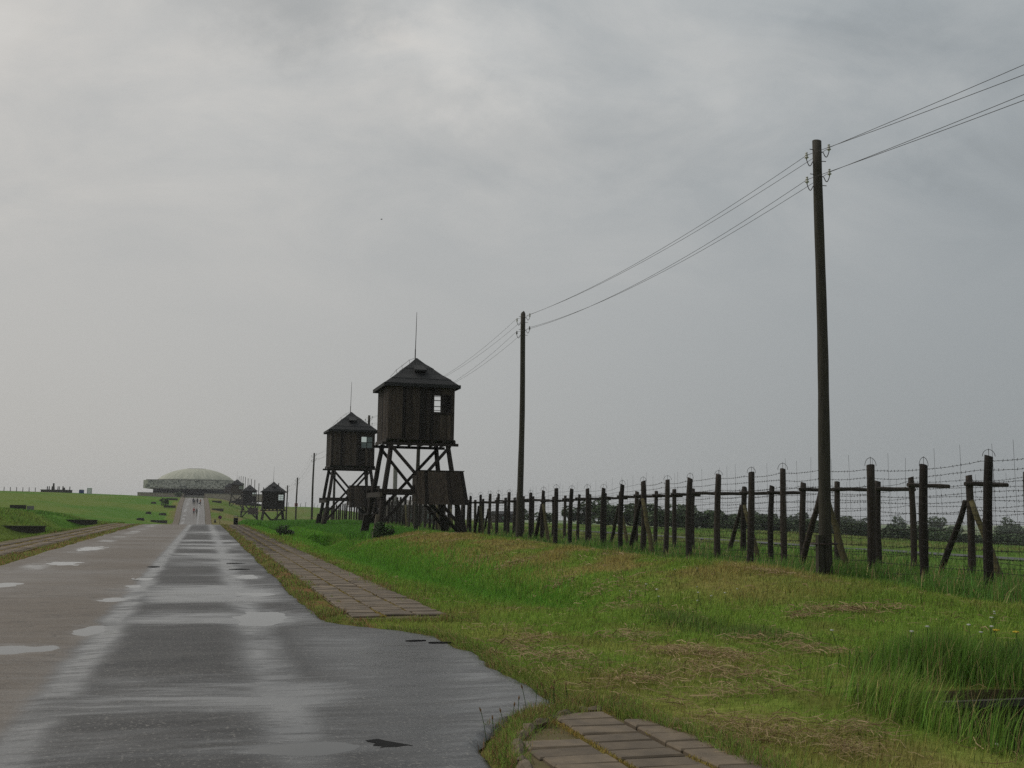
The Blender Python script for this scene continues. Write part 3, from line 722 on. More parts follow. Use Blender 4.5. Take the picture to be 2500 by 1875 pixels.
# ------------------------------------------------------------------ barbed wire fences
def post_mesh(seed, r=.087):
    rd = random.Random(seed); n = 9; mb = MB(); bx, by = rd.uniform(-.04, .04), rd.uniform(-.04, .04)
    pts = [(bx * math.sin(PI * i / n), by * math.sin(PI * i / n), i / n) for i in range(n + 1)]
    rad = [r * (1.08 - .16 * i / n) * rd.uniform(.94, 1.05) for i in range(n + 1)]
    mb.tube(pts, rad, 10, True, .03)
    return mb.mesh('post', WOOD_POST, True)
PM = [post_mesh(i) for i in range(9)]
def hoop_mesh():
    mb = MB(); pts = [(.13 * math.cos(a) , 0, .17 * math.sin(a) - .02) for a in (k * PI / 10 for k in range(11))]
    mb.tube(pts, .0055, 4); mb.tube([(.0, 0, 0), (.0, 0, .17)], .005, 4); return mb.mesh('wire_hoop', WIRE)
HOOP = hoop_mesh()
def strut(parent, x, y, dy, ztop, mat, zf):
    mb = MB(); L = [Vector((x, y + dy, zf - .1)), Vector((x, y + dy * .08, ztop))]
    mb.tube([L[0].lerp(L[1], i / 5) + Vector((random.uniform(-.02, .02), 0, 0)) for i in range(6)], [.085, .08, .08, .075, .07, .065], 9, True, .03)
    mb.build('strut', mat, parent, True)
def fence(name, X, ys, ztops, brace, label, nstr, hoops, arms, top_above):
    e = empty(name, (X, ys[0], 0)); tops = []
    for i, y in enumerate(ys):
        x = X + random.uniform(-.025, .025); zb = gz(x, y) - .3
        zt = ztops(i, y)
        o = bpy.data.objects.new('post', random.choice(PM)); link(o, e); w = random.uniform(.88, 1.12)
        o.scale = (w, w, zt - zb); o.location = (x - X, y - ys[0], zb)
        o.rotation_mode = 'ZXY'; tl = random.gauss(.015, .009); tw = random.gauss(0, .009); o.rotation_euler = (tw, tl, random.uniform(0, 6))
        tops.append((x, y, zt, zb + .3))
        if hoops and y < 62:
            h = bpy.data.objects.new('wire_hoop', HOOP); link(h, e); h.location = (x - X + tl * (zt - zb), y - ys[0] - tw * (zt - zb), zt + .005); h.rotation_euler = (0, 0, random.uniform(-.3, .3)); h.scale = (1, 1, random.uniform(.75, 1.15))
        if i % 6 == brace and y < 90:
            strut(e, x - X, y - ys[0], 1.25, zt - .62, WOOD_POST, zb + .3); strut(e, x - X, y - ys[0], -1.1, zt - .62, LIT_STRUT, zb + .3)
        if arms and y < 75:
            mb = MB(); L = random.uniform(.95, 1.2); zz = zt - .2 + random.uniform(-.02, .02)
            mb.tube([(x - X - .16 + (L + .16) * k / 4, y - ys[0] - .09, zz + random.uniform(-.012, .012)) for k in range(5)], [.058, .06, .056, .058, .052], 7, True, .08)
            mb.build('arm', WOOD_POST, e)
    # strands
    for k in range(nstr):
        fr = (k + .6) / nstr; pts = []; barbs = []
        for i in range(len(tops) - 1):
            a, b = tops[i], tops[i + 1]; fine = a[1] < 46
            n = 8 if fine else 3; sag = random.uniform(.0, .05) if k < nstr - 1 else random.uniform(.02, .07)
            za = a[3] + (a[2] - a[3] - .03) * fr + random.uniform(-.02, .02) * (k < nstr - 1); zb_ = b[3] + (b[2] - b[3] - .03) * fr
            if i: za = prev
            prev = zb_ + (random.uniform(-.025, .025) if k < nstr - 1 else 0)
            for j in range(n):
                t = j / n; pts.append((a[0] - X - .11, a[1] + (b[1] - a[1]) * t - ys[0], za + (prev - za) * t - sag * 4 * t * (1 - t) + (random.uniform(-.006, .006) if j else 0)))
            if a[1] < 34:
                L = b[1] - a[1]; q = .05
                while q < L:
                    t = q / L; barbs.append((a[0] - X - .11, a[1] + q - ys[0], za + (prev - za) * t - sag * 4 * t * (1 - t))); q += .125
        mb = MB(); mb.tube(pts, .0052, 3, False)
        for p in barbs:
            th = random.uniform(0, PI); d = Vector((math.cos(th) * .5, random.uniform(-.4, .4), math.sin(th))) * .026
            mb.beam(Vector(p) - d, Vector(p) + d, .007, .007, (1, 0, .3))
        mb.build('barbed_wire', WIRE, e)
    for i in range(len(tops) - 1):           # upright stay wires
        a, b = tops[i], tops[i + 1]
        if a[1] > 56: break
        for t in ((.26, .52, .78) if i % 2 else (.34, .7)):
            t += random.uniform(-.06, .06); y = a[1] + (b[1] - a[1]) * t; zt = a[2] + (b[2] - a[2]) * t
            mb = MB(); ln = random.uniform(-.09, .09); top = zt + random.uniform(.12, .3) * top_above
            pts = [(-.115, y - ys[0] + ln * (q / 8) ** 1.6 + random.uniform(-.006, .006), a[3] + .15 + (top - a[3] - .15) * q / 8) for q in range(9)]
            mb.tube(pts, .0032, 3, False); mb.build('stay_wire', WIRE, e)
    return tag(e, label, 'fence')
ZT = [2.86, 2.84, 2.81, 2.70, 2.77, 2.82, 2.81, 2.78, 2.78, 2.73, 2.73, 2.72, 2.65, 2.55, 2.57, 2.58, 2.64, 2.57, 2.48, 2.52, 2.57, 2.52, 2.54, 2.50, 2.45]
ysF = [14.0 + 1.925 * i for i in range(66)]
fence('barbed_wire_fence', 14.6, ysF, lambda i, y: ZT[i] if i < len(ZT) else 2.5 + gz(14.6, y) + random.uniform(-.08, .06), 5, 'tall barbed wire fence of dark log posts with wire hoops, nearer the road', 14, True, False, 1)
ysB = [18.5, 20.45, 22.4, 24.68, 26.12, 28.22, 30.05, 32.05, 33.95, 35.85, 37.9, 39.6, 41.55] + [43.48 + 1.93 * i for i in range(47)]
fence('barbed_wire_fence', 17.82, ysB, lambda i, y: 2.62 - .004 * (y - 20) + random.uniform(-.05, .05) if y < 90 else 2.35 + gz(17.9, y), 2, 'inner barbed wire fence whose log posts carry short horizontal arms', 12, False, True, .0)

# ------------------------------------------------------------------ watchtowers
def wall_planks(parent, mat, org, ux, width, z0, z1, opening, nrm, n, single, prefix='plank'):
    """vertical boards; opening = (a0, a1, zo0, zo1) measured along the wall"""
    w = width / n; big = MB()
    for i in range(n):
        a0 = i * w; a1 = a0 + w + .006; off = (i % 2) * .02 + random.uniform(.0, .012); drop = random.uniform(0, .05)
        segs = [(z0 - drop, z1)]
        if opening and a0 + w * .5 > opening[0] and a0 + w * .5 < opening[1]: segs = [(z0 - drop, opening[2]), (opening[3], z1)]
        for s0, s1 in segs:
            if s1 - s0 < .05: continue
            c = Vector(org) + Vector(ux) * ((a0 + a1) / 2) + Vector(nrm) * off + Vector((0, 0, (s0 + s1) / 2))
            d = (a1 - a0, .026, s1 - s0) if abs(ux[0]) > .5 else (.026, a1 - a0, s1 - s0)
            if single: big.box(c, d)
            else:
                mb = MB(); mb.box((0, 0, 0), d, Matrix.Rotation(random.gauss(0, .003), 3, 'Y' if abs(ux[0]) > .5 else 'X')); o = mb.build('plank', mat, parent); o.location = c
    if single: big.build('wall_boards', mat, parent)['kind'] = 'stuff'
def tower(name, loc, rz, sc, detail, label, win, groundoff=None):
    e = empty(name, loc, rz, sc)
    A = 1.82; ZF = 5.45; ZE = 8.42; ZA = 10.14; EV = 2.08
    # legs, splayed
    base = lambda sx, sy: Vector((sx * 2.35, sy * 2.45, -.35)); top = lambda sx, sy: Vector((sx * 1.55, sy * 1.55, ZF - .15))
    at = lambda sx, sy, z: base(sx, sy).lerp(top(sx, sy), (z + .35) / (ZF + .2))
    for sx in (-1, 1):
        for sy in (-1, 1):
            mb = MB(); p, q = base(sx, sy), top(sx, sy)
            mb.tube([p.lerp(q, i / 6) + Vector((random.uniform(-.015, .015), 0, 0)) for i in range(7)], [.16, .155, .15, .145, .14, .135, .13], 9, True, .02); mb.build('leg', WOOD_BEAM, e, True)
            mb = MB(); o = Vector((sx * .22, -.02, 0)); mb.beam(base(sx, sy) + o, at(sx, sy, 1.35) + o * .8, .20, .2, (0, 1, 0)); mb.build('footing_post', PALE_WOOD if (sx < 0 and sy < 0) else WOOD_BEAM, e)
    for f, (s, ax) in enumerate(((-1, 'y'), (1, 'y'), (-1, 'x'), (1, 'x'))):
        for d in ((-1, 1) if ax == 'y' else ()):
            if ax == 'y': p, q = at(-d, s, 5.05), at(d, s, .75); up = (0, 1, 0); off = Vector((0, s * (.17 + .04 * (d > 0)), 0))
            else: p, q = at(s, -d, 5.05), at(s, d, .75); up = (1, 0, 0); off = Vector((s * (.17 + .04 * (d > 0)), 0, 0))
            ex = (q - p).normalized() * .35
            mb = MB(); mb.beam(p + off - ex * .3, q + off + ex, .17, .075, up if ax == 'x' else (0, 1, 0)); mb.build('brace', WOOD_BEAM, e)
        if ax == 'y': p, q = at(-1, s, 2.6), at(1, s, 2.6); off = Vector((0, s * .22, 0)); ex = Vector((.35, 0, 0))
        else: p, q = at(s, -1, 2.42), at(s, 1, 2.42); off = Vector((s * .24, 0, 0)); ex = Vector((0, .5, 0))
        mb = MB(); mb.beam(p + off - ex, q + off + ex, .12, .26); mb.build('landing_beam', WOOD_BEAM, e)
    if detail:
        for sx in (-1, 1):
            p = at(sx, -1, 2.42) + Vector((sx * .24, -.52, 0)); mb = MB(); mb.box(p, (.11, .03, .24)); mb.build('beam_end', PALE_WOOD, e)
    # floor joists
    for i in range(7): MB().beam((-A - .05 + (2 * A + .1) * i / 6, -A - .1, ZF - .12), (-A - .05 + (2 * A + .1) * i / 6, A + .1, ZF - .12), .1, .14).build('joist', WOOD_BEAM, e)
    for s in (-1, 1):
        mb = MB(); mb.beam((-A - .28, s * (A - .06), ZF - .265), (A + .28, s * (A - .06), ZF - .265), .16, .15); mb.build('girder', WOOD_BEAM, e)
    mb = MB(); mb.box((0, 0, ZF - .02), (2 * A + .16, 2 * A + .16, .05)); mb.build('floor', WOOD_BEAM, e)
    # cabin
    nb = 19; W2 = 2 * A
    op = (W2 - 1.16, W2 - .19, 6.93, 7.93)
    opb = (.05, 1.2, 6.93, 8.35)
    wall_planks(e, PLANK, (-A, -A, 0), (1, 0, 0), W2, ZF, ZE, op, (0, -1, 0), nb, not detail)
    wall_planks(e, PLANK, (A, A, 0), (-1, 0, 0), W2, ZF, ZE, opb, (0, 1, 0), nb, not detail)
    wall_planks(e, PLANK, (-A, A, 0), (0, -1, 0), W2, ZF, ZE, None, (-1, 0, 0), nb, not detail)
    wall_planks(e, PLANK, (A, -A, 0), (0, 1, 0), W2, ZF, ZE, (.2, 1.2, 6.93, 7.93) if win != 'open' else None, (1, 0, 0), nb, not detail)
    # window in the front wall
    fx0, fx1, fz0, fz1 = -A + op[0] + .0, -A + op[1] + .02, op[2], op[3]
    mb = MB(); yv = -A - .012
    for (a, b) in (((fx0, fz0), (fx1, fz0)), ((fx0, fz1), (fx1, fz1)), ((fx0, fz0), (fx0, fz1)), ((fx1, fz0), (fx1, fz1))):
        mb.beam((a[0], yv, a[1]), (b[0], yv, b[1]), .07, .055, (0, 1, 0))
    wf = mb.build('window', WOOD_BEAM, e)
    mid = (fx0 + fx1) / 2
    cols = 2; rows = 2 if win == 'four' else 3
    gb = lambda p, q, w_, h_: MB().beam(p, q, w_, h_, (0, 1, 0)).build('glazing_bar', WOOD_BEAM, wf)
    gb((mid, yv + .01, fz0), (mid, yv + .01, fz1), .05, .05 if win != 'open' else .09)
    for r in range(1, rows):
        z = fz0 + (fz1 - fz0) * r / rows; gb((fx0, yv + .012, z), (fx1, yv + .012, z), .04, .035)
    if win == 'open':
        for z in (fz0 + .12, fz1 - .12): gb((fx0, yv + .012, z), (fx1, yv + .012, z), .03, .03)
    for c in range(cols):
        for r in range(rows):
            if win == 'open': continue
            x0 = fx0 + (fx1 - fx0) * c / cols; z0 = fz0 + (fz1 - fz0) * r / rows
            p = MB(); p.box((x0 + (fx1 - fx0) / cols / 2, yv + .02, z0 + (fz1 - fz0) / rows / 2), ((fx1 - fx0) / cols - .05, .006, (fz1 - fz0) / rows - .04))
            p.build('pane', GLASS if (win != 'four' or (c == 0 and r == 1)) else DUSTY, wf)
    # sill board round the cabin at the window foot
    mb = MB(); mb.beam((fx0 - .12, -A - .05, fz0 - .07), (fx1 + .1, -A - .05, fz0 - .07), .07, .06); mb.build('window_sill', WOOD_BEAM, e)
    # roof
    mb = MB(); c = [(-EV, -EV, ZE), (EV, -EV, ZE), (EV, EV, ZE), (-EV, EV, ZE), (0, 0, ZA)]
    sag = .03; rows = 5
    V = []; F = []
    for r in range(rows + 1):
        t = r / rows; h = EV * (1 - t); z = ZE + (ZA - ZE) * t - sag * math.sin(t * PI)
        for (sx, sy) in ((-1, -1), (1, -1), (1, 1), (-1, 1)): V.append((sx * max(h, .03), sy * max(h, .03), z + (.018 if r in (1, 3) else 0)))
        if r in (1, 3):
            for (sx, sy) in ((-1, -1), (1, -1), (1, 1), (-1, 1)): V.append((sx * h, sy * h, z + .045))
    k = len(V) // 4
    for i in range(k - 1):
        for j in range(4): F.append((i * 4 + j, i * 4 + (j + 1) % 4, (i + 1) * 4 + (j + 1) % 4, (i + 1) * 4 + j))
    F.append((3, 2, 1, 0)); F.append(tuple((k - 1) * 4 + j for j in range(4)))
    mb.add(V, F); roof = mb.build('roof', FELT, e)
    for s in (-1, 1):
        mb = MB(); mb.beam((-EV - .03, s * (EV + .02), ZE - .05), (EV + .03, s * (EV + .02), ZE - .05), .035, .19); mb.build('eave_board', FELT, roof)
        mb = MB(); mb.beam((s * (EV + .02), -EV, ZE - .05), (s * (EV + .02), EV, ZE - .05), .035, .186); mb.build('eave_board', FELT, roof)
    mb = MB(); hz = ZE + .92; hy = -EV * (1 - .46)
    mb.add([(-.33, hy - .28, hz - .02), (.33, hy - .28, hz - .02), (.30, hy + .45, hz + .30), (-.30, hy + .45, hz + .30), (-.33, hy - .28, hz - .09), (.33, hy - .28, hz - .09), (.3, hy + .1, hz - .13), (-.3, hy + .1, hz - .13)],
           [(0, 1, 2, 3), (4, 5, 1, 0), (5, 6, 2, 1), (7, 4, 0, 3), (7, 6, 5, 4)]); mb.build('vent_hood', FELT, roof)
    mb = MB(); mb.tube([(-.08, 0, ZA - .1), (-.08, 0, ZA + .5), (-.075, 0, ZA + .52), (-.06, 0, ZA + 1.6), (-.05, 0, ZA + 2.62)], [.032, .03, .022, .018, .012], 7); mb.build('lightning_rod', IRON, e)
    mb = MB(); hp = [Vector((-EV * t, -EV * t * .92, ZA - (ZA - ZE) * t)) for t in (.05, .22, .45, .62, .8)]
    mb.tube([p + Vector((-.06, -.06, .16 if 0 < i < 4 else .05)) for i, p in enumerate(hp)], .009, 4)
    for p in hp[1:4]: mb.tube([p + Vector((0, 0, -.03)), p + Vector((-.06, -.06, .22))], .009, 4)
    mb.build('lightning_wire', IRON, roof)
    # boarded stair enclosure in front of the right half
    x0, x1 = -.28, 2.28; z0, z1 = 1.95, 3.72; n = 13; bb = MB()
    yf = -2.62
    for i in range(n):
        a0 = x0 + (x1 + .28 - x0) * i / n; a1 = x0 + (x1 + .28 - x0) * (i + 1) / n + .006
        t0 = x0 + (x1 - x0) * i / n; t1 = x0 + (x1 - x0) * (i + 1) / n + .006; off = (i % 2) * .028 + random.uniform(0, .012)
        d0 = random.uniform(0, .03)
        v = [(a0, yf - off, z0 - d0), (a1, yf - off, z0 - d0), (t1, yf + .28 - off, z1), (t0, yf + .28 - off, z1)]
        v += [(p[0], p[1] + .026, p[2]) for p in v]
        f = [(0, 1, 2, 3), (7, 6, 5, 4), (1, 0, 4, 5), (2, 1, 5, 6), (3, 2, 6, 7), (0, 3, 7, 4)]
        if detail: MB().add(v, f).build('stair_plank', PLANK, e)
        else: bb.add(v, f)
    if not detail: bb.build('stair_boards', PLANK, e)['kind'] = 'stuff'
    mb = MB(); mb.beam((x0 - .03, yf + .27, z1 + .02), (x1 + .05, yf + .27, z1 + .02), .09, .05); mb.build('handrail', WOOD_BEAM, e)
    for i in range(6):
        yy = yf + .12 + i * .19; MB().box((x0 - .02 - (i % 2) * .012, yy + .09, (z0 + z1) / 2 - .05), (.026, .195, z1 - z0 - .35)).build('side_board', PLANK, e)
    mb = MB(); mb.box((1.0, -1.9, 1.98), (2.5, 1.25, .06)); mb.build('landing', WOOD_BEAM, e)
    for yy in (-1.95, -1.25):
        mb = MB(); mb.beam((.6, yy, 2.0), (2.7, yy, .05), .07, .26, (0, 1, 0)); mb.build('stair_stringer', WOOD_BEAM, e)
    for i in range(7):
        t = (i + .5) / 7; MB().box((.6 + 2.1 * t, -1.6, 2.0 - 1.95 * t), (.26, .62, .04)).build('stair_tread', WOOD_BEAM, e)
    return tag(e, label, 'watchtower', 'wooden watchtowers along the fence')
def tz(x, y): return gz(x, y)
tower('watchtower', (11.2, 59.9, .0), 0, 1.0, True, 'largest dark wooden watchtower whose window stands open to the sky', 'open')
tower('watchtower', (11.95, 93.9, -.15), 0, 1.0, True, 'dark wooden watchtower just behind the largest one, with four window panes', 'four')
tower('watchtower', (11.5, 192, -3.95), 0, 1.0, False, 'black watchtower at the crest with tall pale window and bare rod', 'six')
tower('watchtower', (11.2, 287, -1.75), 0, .92, False, 'watchtower on the rising verge behind a round road sign and litter bin', 'six')
tower('watchtower', (9.1, 327, .80), 0, .90, False, 'watchtower high on the slope in front of the dome building', 'six')
tower('watchtower', (9.0, 425, 2.4), 0, .85, False, 'faint farthest watchtower half hidden against the dome building', 'six')

# ------------------------------------------------------------------ domed mausoleum on its terrace
def domed_building():
    e = empty('domed_building', (-3.4, 462, 4.9), math.radians(-7))
    def prism(pts, z0, z1, mat, name, parent=None):
        n = len(pts); mb = MB(); mb.add([(x, y, z0) for x, y in pts] + [(x, y, z1) for x, y in pts], [tuple(range(n - 1, -1, -1)), tuple(range(n, 2 * n))] + [(i, (i + 1) % n, n + (i + 1) % n, n + i) for i in range(n)])
        return mb.build(name, mat, parent or e)
    def csq(h, c): return [(-h + c, -h), (h - c, -h), (h, -h + c), (h, h - c), (h - c, h), (-h + c, h), (-h, h - c), (-h, -h + c)]
    FR, t, b = principled('relief concrete frieze'); tc = t.new('ShaderNodeTexCoord').outputs['Object']
    n = t.noise(tc, .55, 6, .65, 1.0); n2 = t.noise(tc, 2.2, 4)
    c = t.mix(t.mapr(n, .40, .52), (.11, .12, .10), (.50, .50, .42)); c = t.mix(t.math('MULTIPLY', n2, .3), c, (.10, .12, .10)); t.l.new(c, b.inputs['Base Color']); b.inputs['Roughness'].default_value = .9
    bump(t, b, n, .4, .3)
    fr = prism(csq(17.8, 2.0), 3.9, 7.1, FR, 'frieze')
    rd = random.Random(5)
    for i in range(44):          # broken blocks of the relief
        x = rd.uniform(-15.4, 15.4); w = rd.uniform(.5, 1.7); h = rd.uniform(.5, 2.4); z = rd.uniform(4.2 + h / 2, 6.8 - h / 2)
        mb = MB(); mb.box((0, 0, 0), (w, rd.uniform(.3, .7), h)); o = mb.build('relief_block', FR, fr); o.location = (x, -17.8 - .1, z)
    prism(csq(17.0, 2.0), 7.1, 7.35, CONC_LT, 'roof_slab')
    DM, t, b = principled('dome concrete'); tc = t.new('ShaderNodeTexCoord').outputs['Object']; sp = t.new('ShaderNodeSeparateXYZ', inp={0: tc})
    ang = t.math('ARCTAN2', sp.outputs[1], sp.outputs[0]); rib = t.new('ShaderNodeCombineXYZ', inp={0: t.math('MULTIPLY', ang, 6.0), 1: t.math('MULTIPLY', sp.outputs[2], .12)}).outputs[0]
    n = t.noise(rib, 2.4, 5, .6); c = t.mix(t.mapr(n, .35, .65), (.27, .28, .22), (.40, .40, .32)); t.l.new(c, b.inputs['Base Color']); b.inputs['Roughness'].default_value = .85
    mb = MB(); R = 15.3; Hd = 5.1; prof = [(R * math.sin(a) / math.sin(1.05), 7.4 + Hd * (math.cos(a) - math.cos(1.05)) / (1 - math.cos(1.05))) for a in np.linspace(1.05, .22, 14)]
    mb.lathe(prof, 72); mb.build('dome', DM, e, True)
    mb = MB(); mb.lathe([(3.6, 11.85), (3.75, 12.05), (3.7, 12.35), (3.3, 12.35)], 36); mb.build('oculus_ring', IRON, e)
    for x, y, w in ((-12.2, -12, 4.4), (12.5, -12, 4.4), (0, 4, 12), (-12, 12, 4), (12, 12, 4)):
        mb = MB(); mb.beam((x, y, -.1), (x, y, 3.9), w, 3.2, (0, 1, 0), 1.0); mb.build('pier', CONC, e)
    mb = MB(); mb.lathe([(13.4, .35), (12.5, 1.2), (11, 2.0), (8, 2.1)], 48); mb.build('ash_bowl', CONC, e, True)
    for k in range(11):
        x = -15 + 3 * k; mb = MB(); mb.box((x, 15, 2.0), (2.9, .05, 3.7)); mb.build('glass_pane', DUSTY, e)
    tag(e, 'low domed concrete memorial building on the hilltop', 'building')
    # stone terrace and its stair
    t_ = empty('terrace', (-3.4, 408, 4.3))
    for x0, x1 in ((-18.6, -3.6), (3.6, 26)):
        mb = MB(); mb.box(((x0 + x1) / 2, 20, .95), (x1 - x0, 66, 2.3)); mb.build('stone_wall', STONE, t_)
        mb = MB(); mb.box(((x0 + x1) / 2, 20, 2.16), (x1 - x0 + .3, 66.3, .14)); mb.build('coping', CONC_LT, t_)
    for k in range(9):
        mb = MB(); mb.box((0, -12.6 + k * .42 + 10, .2 * k - .15), (7.1, .42, .22)); mb.build('step', CONC_LT, t_)
    mb = MB(); mb.box((0, 24, .8), (7.15, 44, 1.75)); mb.build('stair_head', CONC, t_)
    tag(t_, 'stone terrace with central stair before the domed building', 'terrace')
domed_building()

# ------------------------------------------------------------------ people on the climbing road
def flat(name, c): return simple(name, c, tuple(v * .75 for v in c), 9, .85, (1, 1, 1), .2, .05)
SKIN = flat('skin', (.42, .27, .20)); HAIR = flat('dark hair', (.03, .022, .018)); SHOE = flat('dark shoe', (.02, .02, .02))
def person(loc, face, h, top, bottom, label, stride=.16, skirt=False, bag=None, long_sleeve=True):
    k = h / 1.75; z = lambda v: v * k
    V = [(0, 0, .98), (0, 0, 1.12), (0, .01, 1.32), (0, .01, 1.46), (0, 0, 1.56), (0, -.015, 1.66), (0, -.01, 1.755)]
    R = [(.135, .10), (.125, .09), (.15, .10), (.10, .075), (.052, .052), (.082, .095), (.055, .065)]
    E = [(i, i + 1) for i in range(6)]
    for s in (-1, 1):
        b = len(V); st = stride * s
        V += [(s * .085, 0, .90), (s * .10, -st * .6, .50), (s * .10, -st + (.05 if st < 0 else 0), .09), (s * .105, -st - .13, .035)]
        R += [(.085, .09), (.058, .062), (.038, .042), (.036, .03)]; E += [(0, b), (b, b + 1), (b + 1, b + 2), (b + 2, b + 3)]
        b = len(V)
        V += [(s * .18, .01, 1.41), (s * .235, .03 + st * .3, 1.14), (s * .245, -.03 + st * .7, .90), (s * .245, -.05 + st * .8, .80)]
        R += [(.058, .058), (.042, .042), (.030, .030), (.030, .018)]; E += [(3, b), (b, b + 1), (b + 1, b + 2), (b + 2, b + 3)]
    m = bpy.data.meshes.new('body'); m.from_pydata([Vector(v) * k for v in V], E, []); o = bpy.data.objects.new('person', m); link(o)
    md = o.modifiers.new('skin', 'SKIN'); md.use_smooth_shade = True; o.modifiers.new('sub', 'SUBSURF').levels = 1
    for i, r in enumerate(R): m.skin_vertices[0].data[i].radius = (r[0] * k, r[1] * k)
    m.skin_vertices[0].data[0].use_root = True
    dg = bpy.context.evaluated_depsgraph_get(); nm = bpy.data.meshes.new_from_object(o.evaluated_get(dg)); o.modifiers.clear(); o.data = nm; nm.name = 'person'
    nm.materials.clear()
    for mt in (SKIN, top, bottom, SHOE): nm.materials.append(mt)
    for p in nm.polygons:
        c = p.center / k
        if c.z > 1.52: p.material_index = 0
        elif abs(c.x) > .19 and c.z < (0.86 if long_sleeve else 1.16): p.material_index = 0
        elif c.z > .97 or (abs(c.x) > .19 and c.z > .7): p.material_index = 1
        elif c.z > (.45 if skirt else .08): p.material_index = 2
        elif c.z > .08: p.material_index = 0
        else: p.material_index = 3
    hb = MB(); hb.lathe([(.03, 1.585), (.088, 1.63), (.100, 1.69), (.090, 1.745), (.05, 1.785), (.01, 1.79)], 12); 
    hb.v = [(x, y + .022 + (.01 if y > 0 else 0), zz) for x, y, zz in hb.v]; hb.v = [(x * k, y * k, zz * k) for x, y, zz in hb.v]
    hb.build('hair', HAIR, o, True)
    o.location = (loc[0], loc[1], float(road_z(np.array([loc[0]]), np.array([loc[1]]))[0])); o.rotation_euler = (0, 0, face)
    if bag:
        b = MB(); b.box((0, 0, .16), (.30, .14, .26)); b.tube([(-.1, 0, .29), (-.06, 0, .40), (.06, 0, .40), (.1, 0, .29)], .012, 5)
        bo = b.build('bag', SHOE); a = Vector((.30 * math.cos(face), .30 * math.sin(face), 0)); bo.location = o.location + a + Vector((0, 0, .42))
        tag(bo, 'black bag carried beside the person in an orange top', 'bag')
    return tag(o, label, 'person', 'people walking on the road to the dome')
P_RED = flat('red shirt', (.42, .03, .03)); P_GREY = flat('grey shirt', (.16, .16, .17)); P_DARK = flat('dark jacket', (.035, .035, .045)); P_BLUE = flat('dark blue cloth', (.03, .04, .07))
P_OR = flat('orange shirt', (.40, .17, .08)); P_KH = flat('khaki cloth', (.17, .15, .10))
person((-2.1, 264, 0), 0, 1.85, P_RED, P_BLUE, 'person in a red top walking down the road', .17, True, None, False)
person((-1.45, 262.5, 0), .1, 1.85, P_GREY, P_KH, 'person in grey clothes walking beside the red top', -.15)
person((-2.65, 302, 0), PI, 1.85, P_BLUE, P_DARK, 'tall person in dark blue at the side of the upper group', .13)
person((-2.25, 300, 0), PI, 1.55, P_DARK, P_KH, 'shorter person in a dark jacket in the upper group', -.12)
person((-1.65, 303, 0), PI + .1, 1.8, P_DARK, P_BLUE, 'person in black walking alone in the middle of the upper group', .14)
person((-.85, 300, 0), PI - .1, 1.75, P_OR, P_DARK, 'person in an orange top with a bag at the road side', -.14, False, True, False)

# ------------------------------------------------------------------ small things along the road and on the hill
def road_sign():
    x, y = 2.75, 190; zb = gz(x, y) - .1; e = empty('road_sign', (x, y, zb)); H = .0 - zb
    mb = MB(); mb.tube([(0, .03, 0), (0, .03, H + .3)], .03, 8); mb.build('pole', IRON, e)
    def disc(r, y0, mat, nm, par):
        d = MB(); d.lathe([(r, 0), (r, .012)], 28); d.v = [(a, -c + y0, b + H) for a, b, c in d.v]; return d.build(nm, mat, par)
    dk = flat('sign blue', (.03, .05, .18))
    rim = disc(.31, 0, RED, 'rim', e); disc(.235, -.014, dk, 'blue_field', e)
    b = MB(); r = Matrix.Rotation(math.radians(45), 3, 'Y'); b.box((0, -.03, H), (.07, .006, .46), r); b.build('slash', RED, e)
    tag(e, 'round red and blue no parking sign beside the climbing road', 'sign')
road_sign()
def litter_bin():
    x, y = 3.4, 121; e = empty('litter_bin', (x, y, gz(x, y) - .02)); mb = MB()
    mb.lathe([(.20, 0), (.23, .05), (.24, .78), (.22, .8)], 14); mb.build('body', MATT_BLACK, e, True)
    c = MB(); c.lathe([(.30, .93), (.31, .97), (.05, 1.02)], 14); c.build('lid', CONC_LT, e, True)
    for s in (-1, 1): p = MB(); p.tube([(s * .19, 0, .78), (s * .19, 0, .95)], .02, 5); p.build('bracket', IRON, e)
    tag(e, 'black litter bin with pale lid at the end of the slab pavement', 'litter bin')
litter_bin()
def stone_marker():
    x, y = 2.6, 250; e = empty('bollard', (x, y, gz(x, y) - .05)); mb = MB(); mb.lathe([(.22, 0), (.20, .5), (.16, .72), (.05, .78)], 12); mb.build('shaft', MATT_BLACK, e, True)
    mb = MB(); mb.lathe([(.205, .42), (.21, .48), (.203, .54)], 12); mb.build('band', CONC_LT, e, True); tag(e, 'short dark bollard on the verge of the climbing road', 'bollard')
stone_marker()
